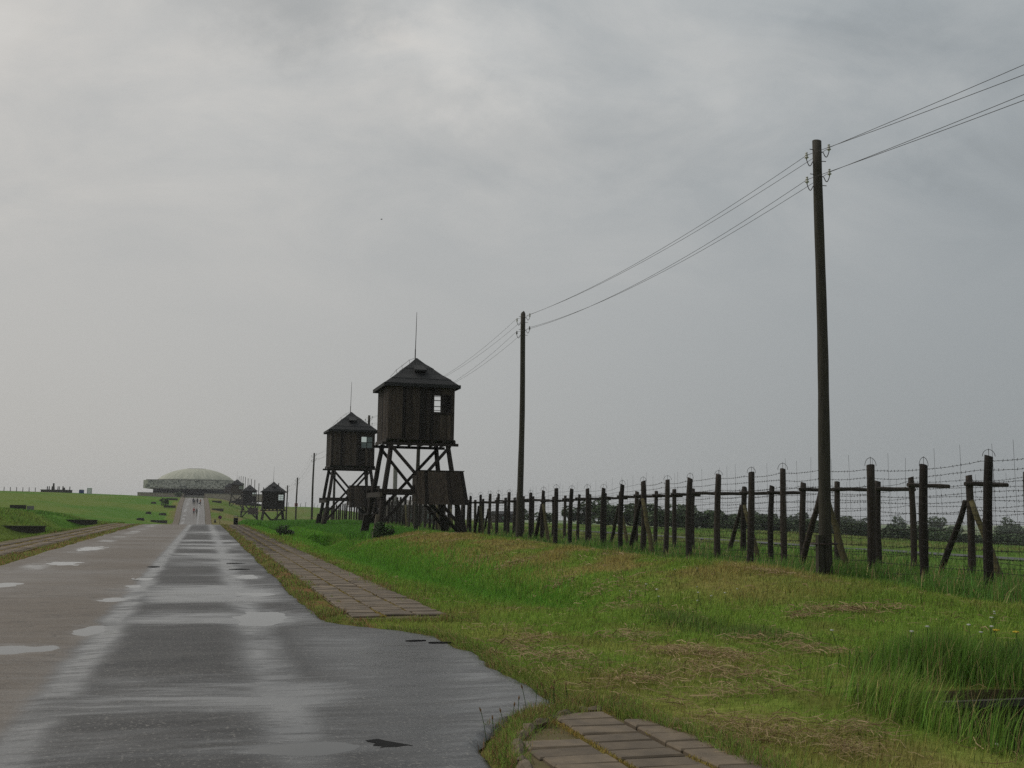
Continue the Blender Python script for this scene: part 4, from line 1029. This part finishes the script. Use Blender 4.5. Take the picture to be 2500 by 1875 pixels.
def hill_things():
    for i in range(6):
        x = -56 + 8.4 * i / 5; y = 345; e = empty('hill_post', (x, y, gz(x, y) - .15)); mb = MB(); mb.tube([(0, 0, 0), (.02, 0, .7), (0, 0, 1.35)], [.11, .10, .09], 7); mb.build('shaft', WOOD_POST, e)
        mb = MB(); mb.lathe([(.09, 1.35), (.05, 1.42)], 7); mb.build('cap', WOOD_POST, e)
        tag(e, 'bare fence post on the skyline of the green hill', 'post', 'fence posts on the hill skyline')
    x, y = -42, 347; e = empty('ruin', (x, y, gz(x, y) - .3))
    mb = MB(); mb.box((0, 0, .5), (8.2, 4, .9)); mb.build('foundation', CONC, e)
    mb = MB(); mb.box((0, 0, .99), (8.5, 4.3, .12)); mb.build('slab', CONC, e)
    for (a, w, h) in ((-2.6, .25, 1.0), (-2.1, .25, 1.0), (-1.0, .9, 1.0), (-.9, .5, 1.9), (.3, .2, 1.0), (.7, .2, 1.0), (1.9, .8, .7), (1.7, .3, 1.1), (3.6, .2, 1.0)):
        mb = MB(); mb.beam((a, 0, 1.0), (a + random.uniform(-.05, .05), 0, 1.05 + h), w, .5, (0, 1, 0), .85); mb.build('stump', CONC, e)
    tag(e, 'low concrete ruin with broken stumps on the hill skyline', 'ruin')
    for x, mat, h, lb in ((-35.2, BLUE, 1.25, 'blue portable cabin on the hill skyline'), (-33.0, WHITE, 1.9, 'white portable cabin on the hill skyline')):
        e = empty('portable_cabin', (x, 348, gz(x, 348) - .3)); mb = MB(); mb.box((0, 0, h / 2), (1.3, 1.2, h)); mb.build('body', mat, e)
        mb = MB(); mb.lathe([(.92, h), (.95, h + .04), (.75, h + .22), (.1, h + .27)], 4); mb.v = [((a - b) * .71, (a + b) * .71, c) for a, b, c in mb.v]; mb.build('roof', WHITE, e)
        mb = MB(); mb.box((0, -.62, h * .48), (.8, .04, h * .8)); mb.build('door', mat, e)
        tag(e, lb, 'cabin')
    e = empty('concrete_ruin', (-14.5, 100, gz(-14.5, 100) - .5)); z0 = gz(-14.5, 100) - .5
    for nm, x, w, zt, d in (('block', -.55, 1.15, 1.60, .9), ('pillar', .42, .42, 1.54, 1.0), ('slab', 1.0, .95, 1.12, 1.2)):
        mb = MB(); mb.box((x, 0, (zt - z0) / 2), (w, d, zt - z0)); mb.build(nm, CONC_LT if nm == 'pillar' else CONC, e)
    tag(e, 'stepped concrete block ruin half sunk in the near green bank', 'ruin')
    hl = ['dark concrete hatch in the hill grass near the top', 'dark concrete hatch in the hill grass below the top', 'dark concrete hatch midway up the hill grass', 'low concrete hatch at the foot of the hill grass', 'dark round pit lid beside the leafy shrub']
    for (x, y, w), lb in zip([(-11.4, 318, 1.0), (-12.6, 300, 1.3), (-12.0, 262, 1.2), (-12.4, 238, 1.5), (-8.9, 262, 1.6)], hl):
        z = gz(x, y); e = empty('hatch', (x, y, z - .1)); mb = MB(); mb.box((0, 0, .25), (w, .8, .5)); mb.build('curb', CONC, e)
        mb = MB(); mb.box((.1, .02, .55), (w * .7, .7, .10)); mb.build('cover', IRON, e); tag(e, lb, 'hatch', 'concrete hatches in the hill grass')
    # things on the skyline behind the poles
    for i, (x, h) in enumerate([(25.8, 1.6), (29.6, 1.2), (31.2, 1.6), (33.9, 1.3), (35.0, 1.0)]):
        e = empty('skyline_post', (x, 352, gz(x, 352) - .2)); mb = MB(); mb.tube([(0, 0, 0), (0, 0, h)], [.09, .07], 6)
        mb.build('shaft', CONC_LT, e); mb = MB(); mb.beam((0, 0, h), (.35, 0, h + .06), .10, .08); mb.build('arm', CONC_LT, e)
        tag(e, 'concrete post with bent arm on the skyline behind the utility poles', 'post', 'concrete posts on the far skyline')
    e = empty('red_box', (28.2, 351, gz(28.2, 351))); mb = MB(); mb.box((0, 0, .65), (.95, .5, 1.0)); mb.build('body', RED, e)
    for s in (-.35, .35): mb = MB(); mb.box((s, 0, .08), (.08, .4, .17)); mb.build('foot', IRON, e)
    tag(e, 'small red box on the skyline behind the utility poles', 'box')
hill_things()
def bird():
    e = MB(); e.tube([(-.14, 0, 0), (-.04, 0, .02), (.08, 0, .02), (.16, 0, .0)], [.01, .045, .04, .008], 7)
    o = e.build('flying_bird', MATT_BLACK, None, True); o.location = (9.0, 60, 18.0); o.rotation_euler = (0, 0, .5); o.scale = (.45, .45, .45)
    for s in (-1, 1):
        w = MB(); w.add([(-.05, 0, .03), (.06, 0, .03), (.02, s * .16, .10), (-.03, s * .30, .06), (-.06, s * .15, .09)], [(0, 1, 2, 4), (4, 2, 3)]); w.build('wing', MATT_BLACK, o)
    tag(o, 'small dark bird flying in the grey sky', 'bird')
bird()
# ------------------------------------------------------------------ buildings behind the fence
def barrack(x, y, w, d, h, rh, label, zoff=0, wall=None, roofm=None):
    e = empty('barrack', (x, y, gz(x, y) - .1 + zoff)); mb = MB(); mb.box((0, 0, h / 2), (w, d, h)); mb.build('wall', wall or PLANK, e)
    mb = MB(); o = .3; mb.add([(-w / 2 - o, -d / 2 - o, h), (w / 2 + o, -d / 2 - o, h), (w / 2 + o, d / 2 + o, h), (-w / 2 - o, d / 2 + o, h), (-w / 2 - o, 0, h + rh), (w / 2 + o, 0, h + rh)], [(0, 1, 5, 4), (2, 3, 4, 5), (3, 0, 4), (1, 2, 5), (3, 2, 1, 0)])
    mb.build('roof', roofm or FELT, e)
    for i in range(max(2, int(w / 2.2))):
        a = -w / 2 + (i + .5) * w / max(2, int(w / 2.2)); m2 = MB(); m2.box((a, -d / 2 - .02, h * .55), (.8, .06, .7)); m2.build('window', DUSTY, e)
    tag(e, label, 'building', 'low buildings behind the fence'); return e
barrack(72, 262, 5.6, 9, 2.2, .7, 'low dark wooden barrack beyond the gravel street', .2)
b = barrack(33.5, 182, 8.5, 6, 4.0, .9, 'pale roofed building with square chimney behind the largest watchtower', .2, CONC, CONC_LT)
mb = MB(); mb.box((-3.0, -2.2, 6.0), (.62, .62, 8.6)); mb.build('chimney', CONC_LT, b)

# ------------------------------------------------------------------ trees
def crown_mesh(seed, nl, leaf, rx, rz, name='crown'):
    r = np.random.default_rng(seed); K = 9
    cc = r.normal(0, 1, (K, 3)); cc /= np.linalg.norm(cc, axis=1)[:, None]; cc *= r.uniform(.25, .75, (K, 1)); cr = r.uniform(.28, .5, K)
    i = r.integers(0, K, nl); d = r.normal(0, 1, (nl, 3)); d /= np.linalg.norm(d, axis=1)[:, None]
    p = cc[i] + d * (cr[i] * r.uniform(.55, 1.05, nl) ** .5)[:, None]; p[:, 2] = np.clip(p[:, 2], -.85, 2)
    p *= [rx, rx, rz]
    a = r.normal(0, 1, (nl, 3)); a /= np.linalg.norm(a, axis=1)[:, None]; b = np.cross(a, r.normal(0, 1, (nl, 3))); b /= np.linalg.norm(b, axis=1)[:, None]
    s = (leaf * r.uniform(.6, 1.3, nl))[:, None]
    V = np.stack([p - a * s * .5, p + b * s * .32, p + a * s * .5, p - b * s * .32], 1).reshape(-1, 3)
    return np_mesh(name, V, np.arange(nl * 4).reshape(-1, 4), None, LEAF)
CROWNS = [crown_mesh(i, 1500, .17, 1, 1) for i in range(5)]
def tree(name, x, y, h, w, label, group, trunk=.35, z=None, v=None, cat='tree'):
    z = gz(x, y) if z is None else z; e = empty(name, (x, y, z - .1)); mb = MB(); r = .05 + h * .018
    mb.tube([(0, 0, 0), (.04 * h * .2, 0, h * .3), (-.02 * h, .02 * h, h * .62), (0, 0, h * .85)], [r, r * .8, r * .5, r * .2], 7)
    for k in range(4):
        a = k * 1.7 + x; mb.tube([(0, 0, h * (.28 + .1 * k)), (math.cos(a) * w * .3, math.sin(a) * w * .3, h * (.5 + .1 * k))], [r * .45, r * .15], 5)
    mb.build('trunk', WOOD_BEAM, e, True)
    c = bpy.data.objects.new('crown', CROWNS[v if v is not None else random.randrange(5)]); link(c, e)
    hz = h * (1 - trunk) / 2; c.location = (0, 0, h - hz); c.scale = (w / 2 * 1.08, w / 2 * 1.08, hz * 1.1); c.rotation_euler = (0, 0, random.uniform(0, 6))
    return tag(e, label, cat, group)
rt = random.Random(21)
for i in range(96):
    t = (i // 2) / 47; x = 64 + 122 * t + rt.uniform(-1.6, 1.6); y = 166 + (7 if i % 2 else 0) + 4 * math.sin(i * .7) + rt.uniform(-3, 3)
    h = rt.uniform(2.3, 3.4) * (1.2 if i < 8 else 1) * (1.0 + .3 * t); tree('hedge_tree', x, y, h, h * rt.uniform(1.5, 2.0), 'dark bushy tree in the dense hedge beyond the camp field', 'hedge beyond the camp field', .0)
for i in range(26):
    t = i / 25; x = 150 + 190 * t + rt.uniform(-6, 6); y = 420 - 60 * t + rt.uniform(-14, 14); h = rt.uniform(7.5, 11.5)
    tree('far_tree', x, y, h, h * rt.uniform(.8, 1.15), 'hazy blue green tree far behind the hedge', 'hazy far trees', .2)
for x, y, h, w in ((50.5, 172, 2.4, 3.2), (53.5, 170, 2.0, 3.4), (56, 175, 1.6, 2.4), (61, 178, 1.7, 1.6), (44.5, 176, 1.4, 2.2), (64, 169, 1.5, 2.0)):
    tree('field_shrub', x, y, h, w, 'separate green shrub on the field before the hedge', 'shrubs on the camp field', .15, cat='shrub')
tree('small_shrub', -9.2, 285, 2.6, 2.2, 'small leafy shrub on the hill grass beside the climbing road', None, .15, cat='shrub')
tree('dark_shrub', -8.2, 388, 2.0, 3.0, 'dark shrub before the terrace wall beside the stair', None, .1, cat='shrub')
tree('dark_shrub', 8.95, 57.0, .95, 1.3, 'dark shrub at the foot of the largest watchtower', None, .05, cat='shrub')
tree('dark_shrub', 4.6, 63.4, .7, 1.3, 'dark weedy shrub at the end of the ditch culvert wall', None, .05, cat='shrub')

# ------------------------------------------------------------------ grass
GK = 1.72
def blades(name, x, y, h, w, col, label, lean=.35, curve=.5, wind=(.12, 0), zoff=0.0, z=None):
    n = len(x); z = gh(x, y) - .01 + zoff if z is None else z
    a = rng.uniform(0, 2 * PI, n); dx, dy = np.cos(a), np.sin(a)
    ln = np.abs(rng.normal(0, lean, n)); b = rng.uniform(0, 2 * PI, n)
    lx = np.cos(b) * ln + wind[0]; ly = np.sin(b) * ln + wind[1]
    P = np.stack([x, y, z], 1); side = np.stack([dx, dy, 0 * dx], 1) * (w / 2)[:, None]
    L = np.stack([lx, ly, 0 * lx], 1) * h[:, None]
    up = np.stack([0 * h, 0 * h, h], 1)
    mid = P + up * .55 + L * (.55 - curve * .28); tip = P + up * (1 - .18 * np.clip(ln, 0, 1))[:, None] + L
    V = np.stack([P - side, P + side, mid + side * .8, mid - side * .8, tip], 1).reshape(-1, 3)
    i = np.arange(n)[:, None] * 5
    m = np_mesh(name, V, np.concatenate([i + [[0, 1, 2, 3]]]), np.concatenate([i + [[3, 2, 4]]]), GRASS_M, False, np.repeat(np.clip(col * GK, .004, .6), 5, axis=0))
    o = link(bpy.data.objects.new(name, m)); o['kind'] = 'stuff'; return tag(o, label)
def scatter(n, x0, x1, y0, y1, p=2.0):
    """points whose density falls with the distance from the path"""
    k = 1 - p + 1
    u = rng.random(n)
    y = (y0 ** (1 - p + .999) + u * (y1 ** (1 - p + .999) - y0 ** (1 - p + .999))) ** (1 / (1 - p + .999)) if p != 1 else y0 * (y1 / y0) ** u
    return rng.uniform(x0, x1, n), y
def vary(c, n, s=.30): return c * (1 + rng.normal(0, s, (n, 1))) * (1 + rng.normal(0, .07, (n, 3)))
def keep(x, y, m): return x[m], y[m]
def lod(x, y, w0, k=.00055): return np.maximum(w0, k * np.hypot(x, y))
def grass_all():
    # mown bank between bay, ditch and fence
    x, y = scatter(350000, 1.8, 14.2, 4.0, 66, 1.85); m = ~on_road(x, y, -.01) & ~on_walk(x, y, -.03) & ~((x < 2.3) & (y > 16)) & ~((x > 5.5) & (y < 8.4)); x, y = keep(x, y, m)
    g = np.exp(-((x - 6.0) / .95) ** 2) * sm(17, 22, y); n = len(x)
    patchy = fbm(x * .7, y * .7, 3)
    h = (.035 + .075 * rng.random(n)) * (1 + .9 * sm(.5, .68, patchy)) * (1 + 1.6 * g) * np.where((y < 9) & (x < 4.6), .8, 1.0)
    blades('mown_grass', x, y, h, lod(x, y, .0038, .00045), vary(gcol(x, y), n, .38), 'short mown grass with yellowed patches', .55, .5)
    # coarse weeds at asphalt and pavement edges
    x = []; y = []
    yy = 8.8 + (112 - 8.8) * rng.random(26000) ** 2.2; xx = road_R(yy) + np.abs(rng.normal(0, .10, len(yy))) - .03; k = (yy > 15.8) | (rng.random(len(yy)) < .55); x.append(xx[k]); y.append(yy[k])
    yy = 16 + 96 * rng.random(30000) ** 2.0; x.append(rng.uniform(1.66, 2.30, len(yy))); y.append(yy)
    yy = 16 + 96 * rng.random(26000) ** 2.0; x.append(3.60 + rng.normal(0, .13, len(yy))); y.append(yy)
    yy = 8 + 104 * rng.random(26000) ** 1.6; x.append(rng.uniform(-5.98, -5.1, len(yy))); y.append(yy)
    yy = 8 + 104 * rng.random(26000) ** 1.6; x.append(-7.9 - np.abs(rng.normal(0, .25, len(yy)))); y.append(yy)
    xx = rng.uniform(2.0, 3.9, 5000); x.append(xx); y.append(16.08 - np.abs(rng.normal(0, .14, 5000)) - .25 * (xx - 2))     # pavement's cut end
    t = rng.random(5000); kx = np.interp(t, np.linspace(0, 1, 9), [1.9, 1.92, 1.96, 2.1, 2.26, 2.5, 2.8, 3.1, 3.5]); ky = np.interp(t, np.linspace(0, 1, 9), [6.0, 6.6, 7.1, 7.55, 7.9, 8.2, 8.45, 8.6, 8.62])
    x.append(kx + rng.normal(0, .06, 5000)); y.append(ky + rng.normal(0, .05, 5000) + .05)
    x.append(rng.uniform(2.12, 2.62, 2200)); y.append(rng.uniform(7.35, 8.25, 2200)); x.append(3.42 + rng.normal(0, .10, 2600)); y.append(rng.uniform(5.8, 8.2, 2600))
    x = np.concatenate(x); y = np.concatenate(y); n = len(x); cl = fbm(x * 3, y * 1.6, 3)
    m = rng.random(n) < sm(.3, .55, cl) * .9 + .1; x, y, cl = x[m], y[m], cl[m]; n = len(x)
    c = np.where(rng.random((n, 1)) < .45, np.array([[.18, .115, .060]]), np.array([[.12, .165, .038]]))
    blades('edge_weeds', x, y, (.015 + .06 * rng.random(n)) * (.5 + 1.3 * sm(.5, .68, cl)), lod(x, y, .005, .0005), vary(c, n, .4), 'brownish weeds and grass along the asphalt edges', .6, .5, (0, 0), .02)
    yy = 8.75 + 7.4 * rng.random(9000); xx = road_R(yy) + rng.normal(.05, .07, len(yy)); k = fbm(xx * 4, yy * 4, 3) > .4; xx, yy = xx[k], yy[k]; n = len(xx)
    blades('lapping_grass', xx, yy, .03 + .07 * rng.random(n), lod(xx, yy, .0045, .0005), vary(np.where(rng.random((n, 1)) < .3, np.array([[.22, .16, .08]]), np.array([[.115, .165, .034]])), n, .35), 'ragged grass lapping over the asphalt of the bay', .8, .5, (-.25, 0), .02)
    t = rng.random(5000); kx = np.interp(t, np.linspace(0, 1, 9), [1.93, 1.95, 1.99, 2.14, 2.30, 2.55, 2.85, 3.15, 3.5]); ky = np.interp(t, np.linspace(0, 1, 9), [5.9, 6.5, 7.0, 7.45, 7.8, 8.1, 8.33, 8.45, 8.45])
    xx = kx + rng.normal(0, .05, 5000); yy = ky + rng.normal(0, .05, 5000); k = fbm(xx * 5, yy * 5, 3) > .45; xx, yy = xx[k], yy[k]
    ex = 3.37 + np.abs(rng.normal(0, .12, 6500)); ey = rng.uniform(5.4, 8.3, 6500); xx = np.concatenate([xx, ex - .18 * sm(7.3, 8.2, ey)]); yy = np.concatenate([yy, ey]); n = len(xx)
    blades('kerb_grass', xx, yy, .03 + .08 * rng.random(n), lod(xx, yy, .0045, .0005), vary(np.where(rng.random((n, 1)) < .3, np.array([[.20, .14, .07]]), np.array([[.12, .18, .036]])), n, .35), 'tufts of grass growing over the crumbling kerb', .6, .5, (0, 0), .02)
    # moss and grass in the slab joints
    x = []; y = []
    for c in WALK_C[1:3]:
        yy = 16.2 + 60 * rng.random(9000) ** 1.8; x.append(c + rng.normal(0, .024, len(yy))); y.append(yy)
        yy = rng.uniform(4, 8.3, 2600); x.append(c + rng.normal(0, .016, len(yy))); y.append(yy)
    for c in (-7.27, -6.62): yy = 10 + 100 * rng.random(9000) ** 1.4; x.append(c + rng.normal(0, .05, len(yy))); y.append(yy)
    x = np.concatenate(x); y = np.concatenate(y); m = fbm(x * 2, y * 1.3, 3) > .36; x, y = keep(x, y, m); n = len(x)
    blades('joint_moss', x, y, .008 + .026 * rng.random(n) ** 2, lod(x, y, .006, .0007), vary(np.array([[.20, .155, .045]]), n), 'mossy grass in the pavement joints', .7, .5, (0, 0), 0, base_h(x, y) + .02)
    # ditch
    yy = 18.0 + 90 * rng.random(85000) ** 1.9; x = 6.15 + rng.normal(0, .75, len(yy)); y = yy; n = len(x); m = (np.abs(y - 62.8) > .3); x, y = keep(x, y, m); n = len(x)
    blades('ditch_grass', x, y, (.10 + .16 * rng.random(n)) * sm(17, 24, y), lod(x, y, .005, .0006), vary(np.array([[.088, .190, .026]]), n, .22), 'lush bright green grass in the roadside ditch', .4, .5)
    # fence foot and below the towers
    yy = 13 + 95 * rng.random(82000) ** 1.9; x = np.where(rng.random(len(yy)) < .55, rng.normal(14.6, .55, len(yy)), rng.uniform(14, 20.5, len(yy))); y = yy; n = len(x); f = fbm(x * .6, y * .6, 3)
    blades('fence_grass', x, y, (.10 + .30 * rng.random(n)) * (.45 + sm(.35, .65, f)), lod(x, y, .006, .0006), vary(np.where(rng.random((n, 1)) < .14, np.array([[.26, .20, .10]]), np.array([[.075, .140, .03]])), n, .25), 'tall uncut grass along the fence foot', .35, .5)
    x = rng.uniform(7.8, 14.2, 45000); y = rng.uniform(57.8, 108, 45000) ; m = fbm(x * .4, y * .3, 3) > .33; x, y = keep(x, y, m); n = len(x)
    blades('tower_grass', x, y, .12 + .30 * rng.random(n), lod(x, y, .02, .00075), vary(np.array([[.064, .150, .024]]), n, .22), 'tall green grass below the watchtowers', .3, .5)
    x = rng.uniform(4.0, 14, 26000); y = rng.uniform(98, 135, 26000); n = len(x)
    blades('crest_grass', x, y, .25 + .45 * rng.random(n), lod(x, y, .03, .0008), vary(np.array([[.068, .155, .026]]), n, .22), 'tall green grass on the crest before the far towers', .3, .5)
    # field inside the fence
    x, y = scatter(70000, 19, 70, 16, 120, 1.6); m = (np.abs(x - 30.5 - .025 * y) > 3.2); x, y = keep(x, y, m); n = len(x)
    blades('field_grass', x, y, .10 + .22 * rng.random(n), lod(x, y, .01, .0007), vary(gcol(x, y), n), 'rough grass on the camp field', .4, .5)
    # field side bank
    x = -8.0 - 28 * rng.random(85000) ** 1.7; y = 24 + 100 * rng.random(85000) ** 1.2; pit = (x > -11.8) & (x < -8.3) & (((y > 56) & (y < 64.9)) | ((y > 84) & (y < 95.4))); m = ~pit | (rng.random(len(x)) < .25); x, y, pit = x[m], y[m], pit[m]; n = len(x)
    blades('bank_grass', x, y, (.08 + .18 * rng.random(n)) * np.where(pit, .5, 1), lod(x, y, .01, .0007), vary(gcol(x, y) * .95, n), 'bright green grass on the bank beside the brown lane', .4, .5)
    # tall tufts by the culvert
    def tuft(n, cx, cy, sx, sy, h0, h1, lb, wind=(.18, -.05), col=(.050, .130, .018)):
        x = rng.normal(cx, sx, n); y = rng.normal(cy, sy, n); d = np.clip(np.hypot((x - cx) / sx, (y - cy) / sy) / 2.2, 0, 1)
        return blades('tall_grass_tuft', x, y, (h0 + (h1 - h0) * rng.random(n)) * (1 - .45 * d), lod(x, y, .0045, .00045) * rng.uniform(.6, 1.9, n), vary(np.where(rng.random((n, 1)) < .10, np.array([[.20, .16, .075]]), np.array([list(col)]) * np.array([[1.12, .86, 1.0]])), n, .38), lb, .30, .6, wind)
    tuft(4600, 6.85, 9.1, .34, .36, .28, .62, 'tall green grass tuft above the culvert wall', (.12, 0), (.066, .160, .024))
    tuft(7000, 8.2, 9.0, .75, .36, .25, .56, 'tall dark grass behind the culvert wall', (.1, 0), (.050, .120, .022))
    tuft(1300, 5.35, 7.6, .12, .38, .25, .60, 'tall leaning grass tuft at the road end of the culvert wall', (.32, -.05), (.095, .20, .032))
    tuft(230, 5.35, 6.6, .14, .25, .35, .62, 'tall grass growing up in front of the culvert wall', (.25, 0), (.080, .18, .028))
    tuft(110, 6.3, 7.0, .4, .35, .4, .8, 'thin tall grass against the culvert wall', (.25, 0), (.075, .17, .028))
    tuft(2200, 6.65, 14.4, .22, .7, .06, .20, 'dark uncut strip of grass on the mown bank', (.1, 0), (.080, .155, .032))
    tuft(1700, 6.9, 12.8, .22, .6, .08, .20, 'second uncut strip of grass on the mown bank', (.1, 0), (.085, .160, .034))
grass_all()
def hay_all():
    C = [(3.9, 14.2), (4.0, 13.2), (3.6, 12.6), (3.9, 11.6), (3.9, 10.9), (3.6, 11.3), (4.0, 10.0), (4.0, 9.6), (4.0, 9.4), (5.3, 13.2), (5.2, 12.6), (5.1, 11.4), (5.2, 11.2), (5.4, 11.0), (5.5, 10.7), (6.6, 12.2), (6.6, 11.7), (6.6, 11.2), (4.7, 10.3), (4.8, 9.9), (4.9, 9.5), (5.0, 9.3), (3.9, 8.6), (4.5, 8.7), (4.7, 8.6), (3.75, 7.7), (3.8, 7.3), (3.8, 7.1), (3.9, 7.0), (4.2, 7.5), (4.2, 7.0), (4.2, 6.7), (4.2, 6.5), (8.8, 14.4), (9.3, 14.3), (9.9, 14.5), (8.2, 13.9), (6.9, 17.8), (6.9, 17.0), (7.7, 19.1), (12.5, 29.2), (12.7, 28.1), (12.0, 25.3), (10.1, 26.2), (10.5, 27.7), (10.7, 21.6), (10.6, 20.4), (10.2, 18.8), (10.2, 18.2), (6.6, 10.8), (4.6, 7.1), (7.9, 31.5), (7.9, 28.2), (7.7, 23.2), (7.7, 20.7), (9.0, 40), (10.2, 44), (9.0, 49), (11, 36), (12.2, 33), (3.35, 10.4), (3.3, 9.3), (3.45, 11.9)]
    X = []; Y = []; Hh = []; D = []
    for (cx, cy) in C:
        n = int(rng.integers(45, 150) * (1 if cy < 16 else .8)); a = rng.uniform(-.5, .5)
        sx = rng.uniform(.10, .26) * (1 + cy * .03); sy = rng.uniform(.06, .16) * (1 + cy * .05)
        X.append(rng.normal(cx, sx, n)); Y.append(rng.normal(cy, sy, n)); D.append(rng.normal(a + 1.9, .75, n))
        Hh.append(np.abs(rng.normal(0, .03, n)))
    m = 3200; y = 5 + 30 * rng.random(m) ** 1.7; X.append(rng.uniform(3.5, 13.5, m)); Y.append(y); D.append(rng.uniform(0, 6.3, m)); Hh.append(np.abs(rng.normal(0, .012, m)))
    x = np.concatenate(X); y = np.concatenate(Y); d = np.concatenate(D); hh = np.concatenate(Hh); k = ~on_road(x, y, -.03) & ~on_walk(x, y, -.1); x, y, d, hh = x[k], y[k], d[k], hh[k]; n = len(x)
    L = rng.uniform(.06, .24, n); w = np.maximum(.0035, .00045 * np.hypot(x, y)) * rng.uniform(.7, 1.5, n)
    z = gh(x, y) + .03 + hh; dv = np.stack([np.cos(d), np.sin(d), rng.normal(0, .18, n)], 1); pv = np.stack([-np.sin(d), np.cos(d), rng.normal(0, .6, n)], 1)
    P = np.stack([x, y, z], 1); q = rng.normal(0, .22, (n, 1)); up = np.array([[0, 0, 1.]])
    A = P - dv * (L / 2)[:, None]; B = P + pv * (q * L[:, None] * .6) + up * .012; Cc = P + dv * (L / 2)[:, None]
    s = pv * (w / 2)[:, None]
    V = np.stack([A - s, A + s, B - s, B + s, Cc - s, Cc + s], 1).reshape(-1, 3); i = np.arange(n)[:, None] * 6
    c = np.array([[.24, .165, .085]]) + rng.random((n, 1)) * (np.array([[.50, .38, .22]]) - np.array([[.24, .165, .085]])); c = np.where(rng.random((n, 1)) < .18, np.array([[.13, .085, .045]]), c)
    me = np_mesh('cut_hay', V, np.concatenate([i + [[0, 1, 3, 2]], i + [[2, 3, 5, 4]]]), None, GRASS_M, False, np.repeat(c, 6, axis=0))
    o = link(bpy.data.objects.new('cut_hay', me)); o['kind'] = 'stuff'; tag(o, 'brown cut hay lying in wisps on the mown grass')
hay_all()
# ------------------------------------------------------------------ flowers
PETAL = flat('white petals', (.62, .62, .55)); YPET = flat('yellow petals', (.55, .42, .04)); STEM = flat('green stem', (.06, .11, .025)); DRY = flat('dry seed head', (.22, .13, .06))
def umbel(x, y, h, r, mat, label, group):
    e = empty('wild_flower', (x, y, gz(x, y) - .02)); mb = MB(); lx, ly = random.uniform(-.08, .08), random.uniform(-.08, .08)
    mb.tube([(0, 0, 0), (lx * .4, ly * .4, h * .5), (lx, ly, h)], .003, 4); mb.build('stem', STEM, e)
    mb = MB()
    for k in range(9):
        a = k * 2.4; q = r * math.sqrt(k / 9.0); mb.lathe([(.002, 0), (r * .34, .006), (r * .2, .014)], 6, (lx + q * math.cos(a), ly + q * math.sin(a), h + .01 - q * .2))
    mb.build('flower_head', mat, e); tag(e, label, 'flower', group)
for (x, y) in [(6.6, 10.4), (7.4, 17.7), (6.7, 15.5), (8.4, 18.6), (8.8, 18.4), (8.0, 16.8), (7.5, 15.4), (7.7, 15.2), (6.5, 16.2), (8.1, 15.5), (10.3, 12.6), (10.1, 12.3), (9.7, 11.9), (7.2, 15.0), (7.1, 16.4), (6.9, 14.6)]:
    umbel(x, y, random.uniform(.22, .4), random.uniform(.012, .024), PETAL, 'small white flower cluster standing in the mown bank grass', 'white flowers on the bank')
for (x, y) in [(6.7, 9.1), (6.3, 8.9), (7.3, 9.0), (7.5, 9.2), (7.1, 8.9), (6.0, 7.2)]:
    umbel(x, y, random.uniform(.42, .58), .018, PETAL, 'small white flower cluster rising from the tall grass tuft', 'white flowers in the tall tuft')
for (x, y) in [(7.35, 8.55), (7.05, 8.7)]: umbel(x, y, .5, .03, YPET, 'yellow flower umbel in the tall grass over the culvert wall', 'yellow flowers over the culvert')
for k in range(14):
    t = random.random(); x = float(np.interp(t, [0, .4, 1], [2.0, 2.35, 2.95])) ; y = float(np.interp(t, [0, .4, 1], [7.75, 8.15, 8.62])); e = empty('plantain', (x, y, gz(x, y))); h = random.uniform(.14, .24)
    mb = MB(); lx = random.uniform(-.06, .06); mb.tube([(0, 0, 0), (lx * .5, 0, h * .6), (lx, 0, h)], .0022, 4); mb.build('stem', STEM, e)
    mb = MB(); mb.tube([(lx, 0, h - .005), (lx * 1.1, 0, h + .012), (lx * 1.25, 0, h + .03)], [.003, .007, .002], 6); mb.build('seed_head', DRY, e); tag(e, 'plantain stalk with brown head on the crumbling kerb of the pavement end', 'plant', 'plantains on the kerb')
# ------------------------------------------------------------------ haze
hz = MB(); hz.box((0, 0, 3.0), (5100, 5100, 43)); ho = hz.build('haze', None); ho['kind'] = 'stuff'; tag(ho, 'thin grey humid air over the whole site')
hm = bpy.data.materials.new('humid air'); hm.use_nodes = True; t = NT(hm.node_tree); t.n.clear()
out = t.new('ShaderNodeOutputMaterial'); vol = t.new('ShaderNodeVolumePrincipled'); vol.inputs['Color'].default_value = (.95, .97, 1.0, 1); vol.inputs['Density'].default_value = .00022; vol.inputs['Anisotropy'].default_value = .2
t.l.new(vol.outputs[0], out.inputs['Volume']); ho.data.materials.append(hm)
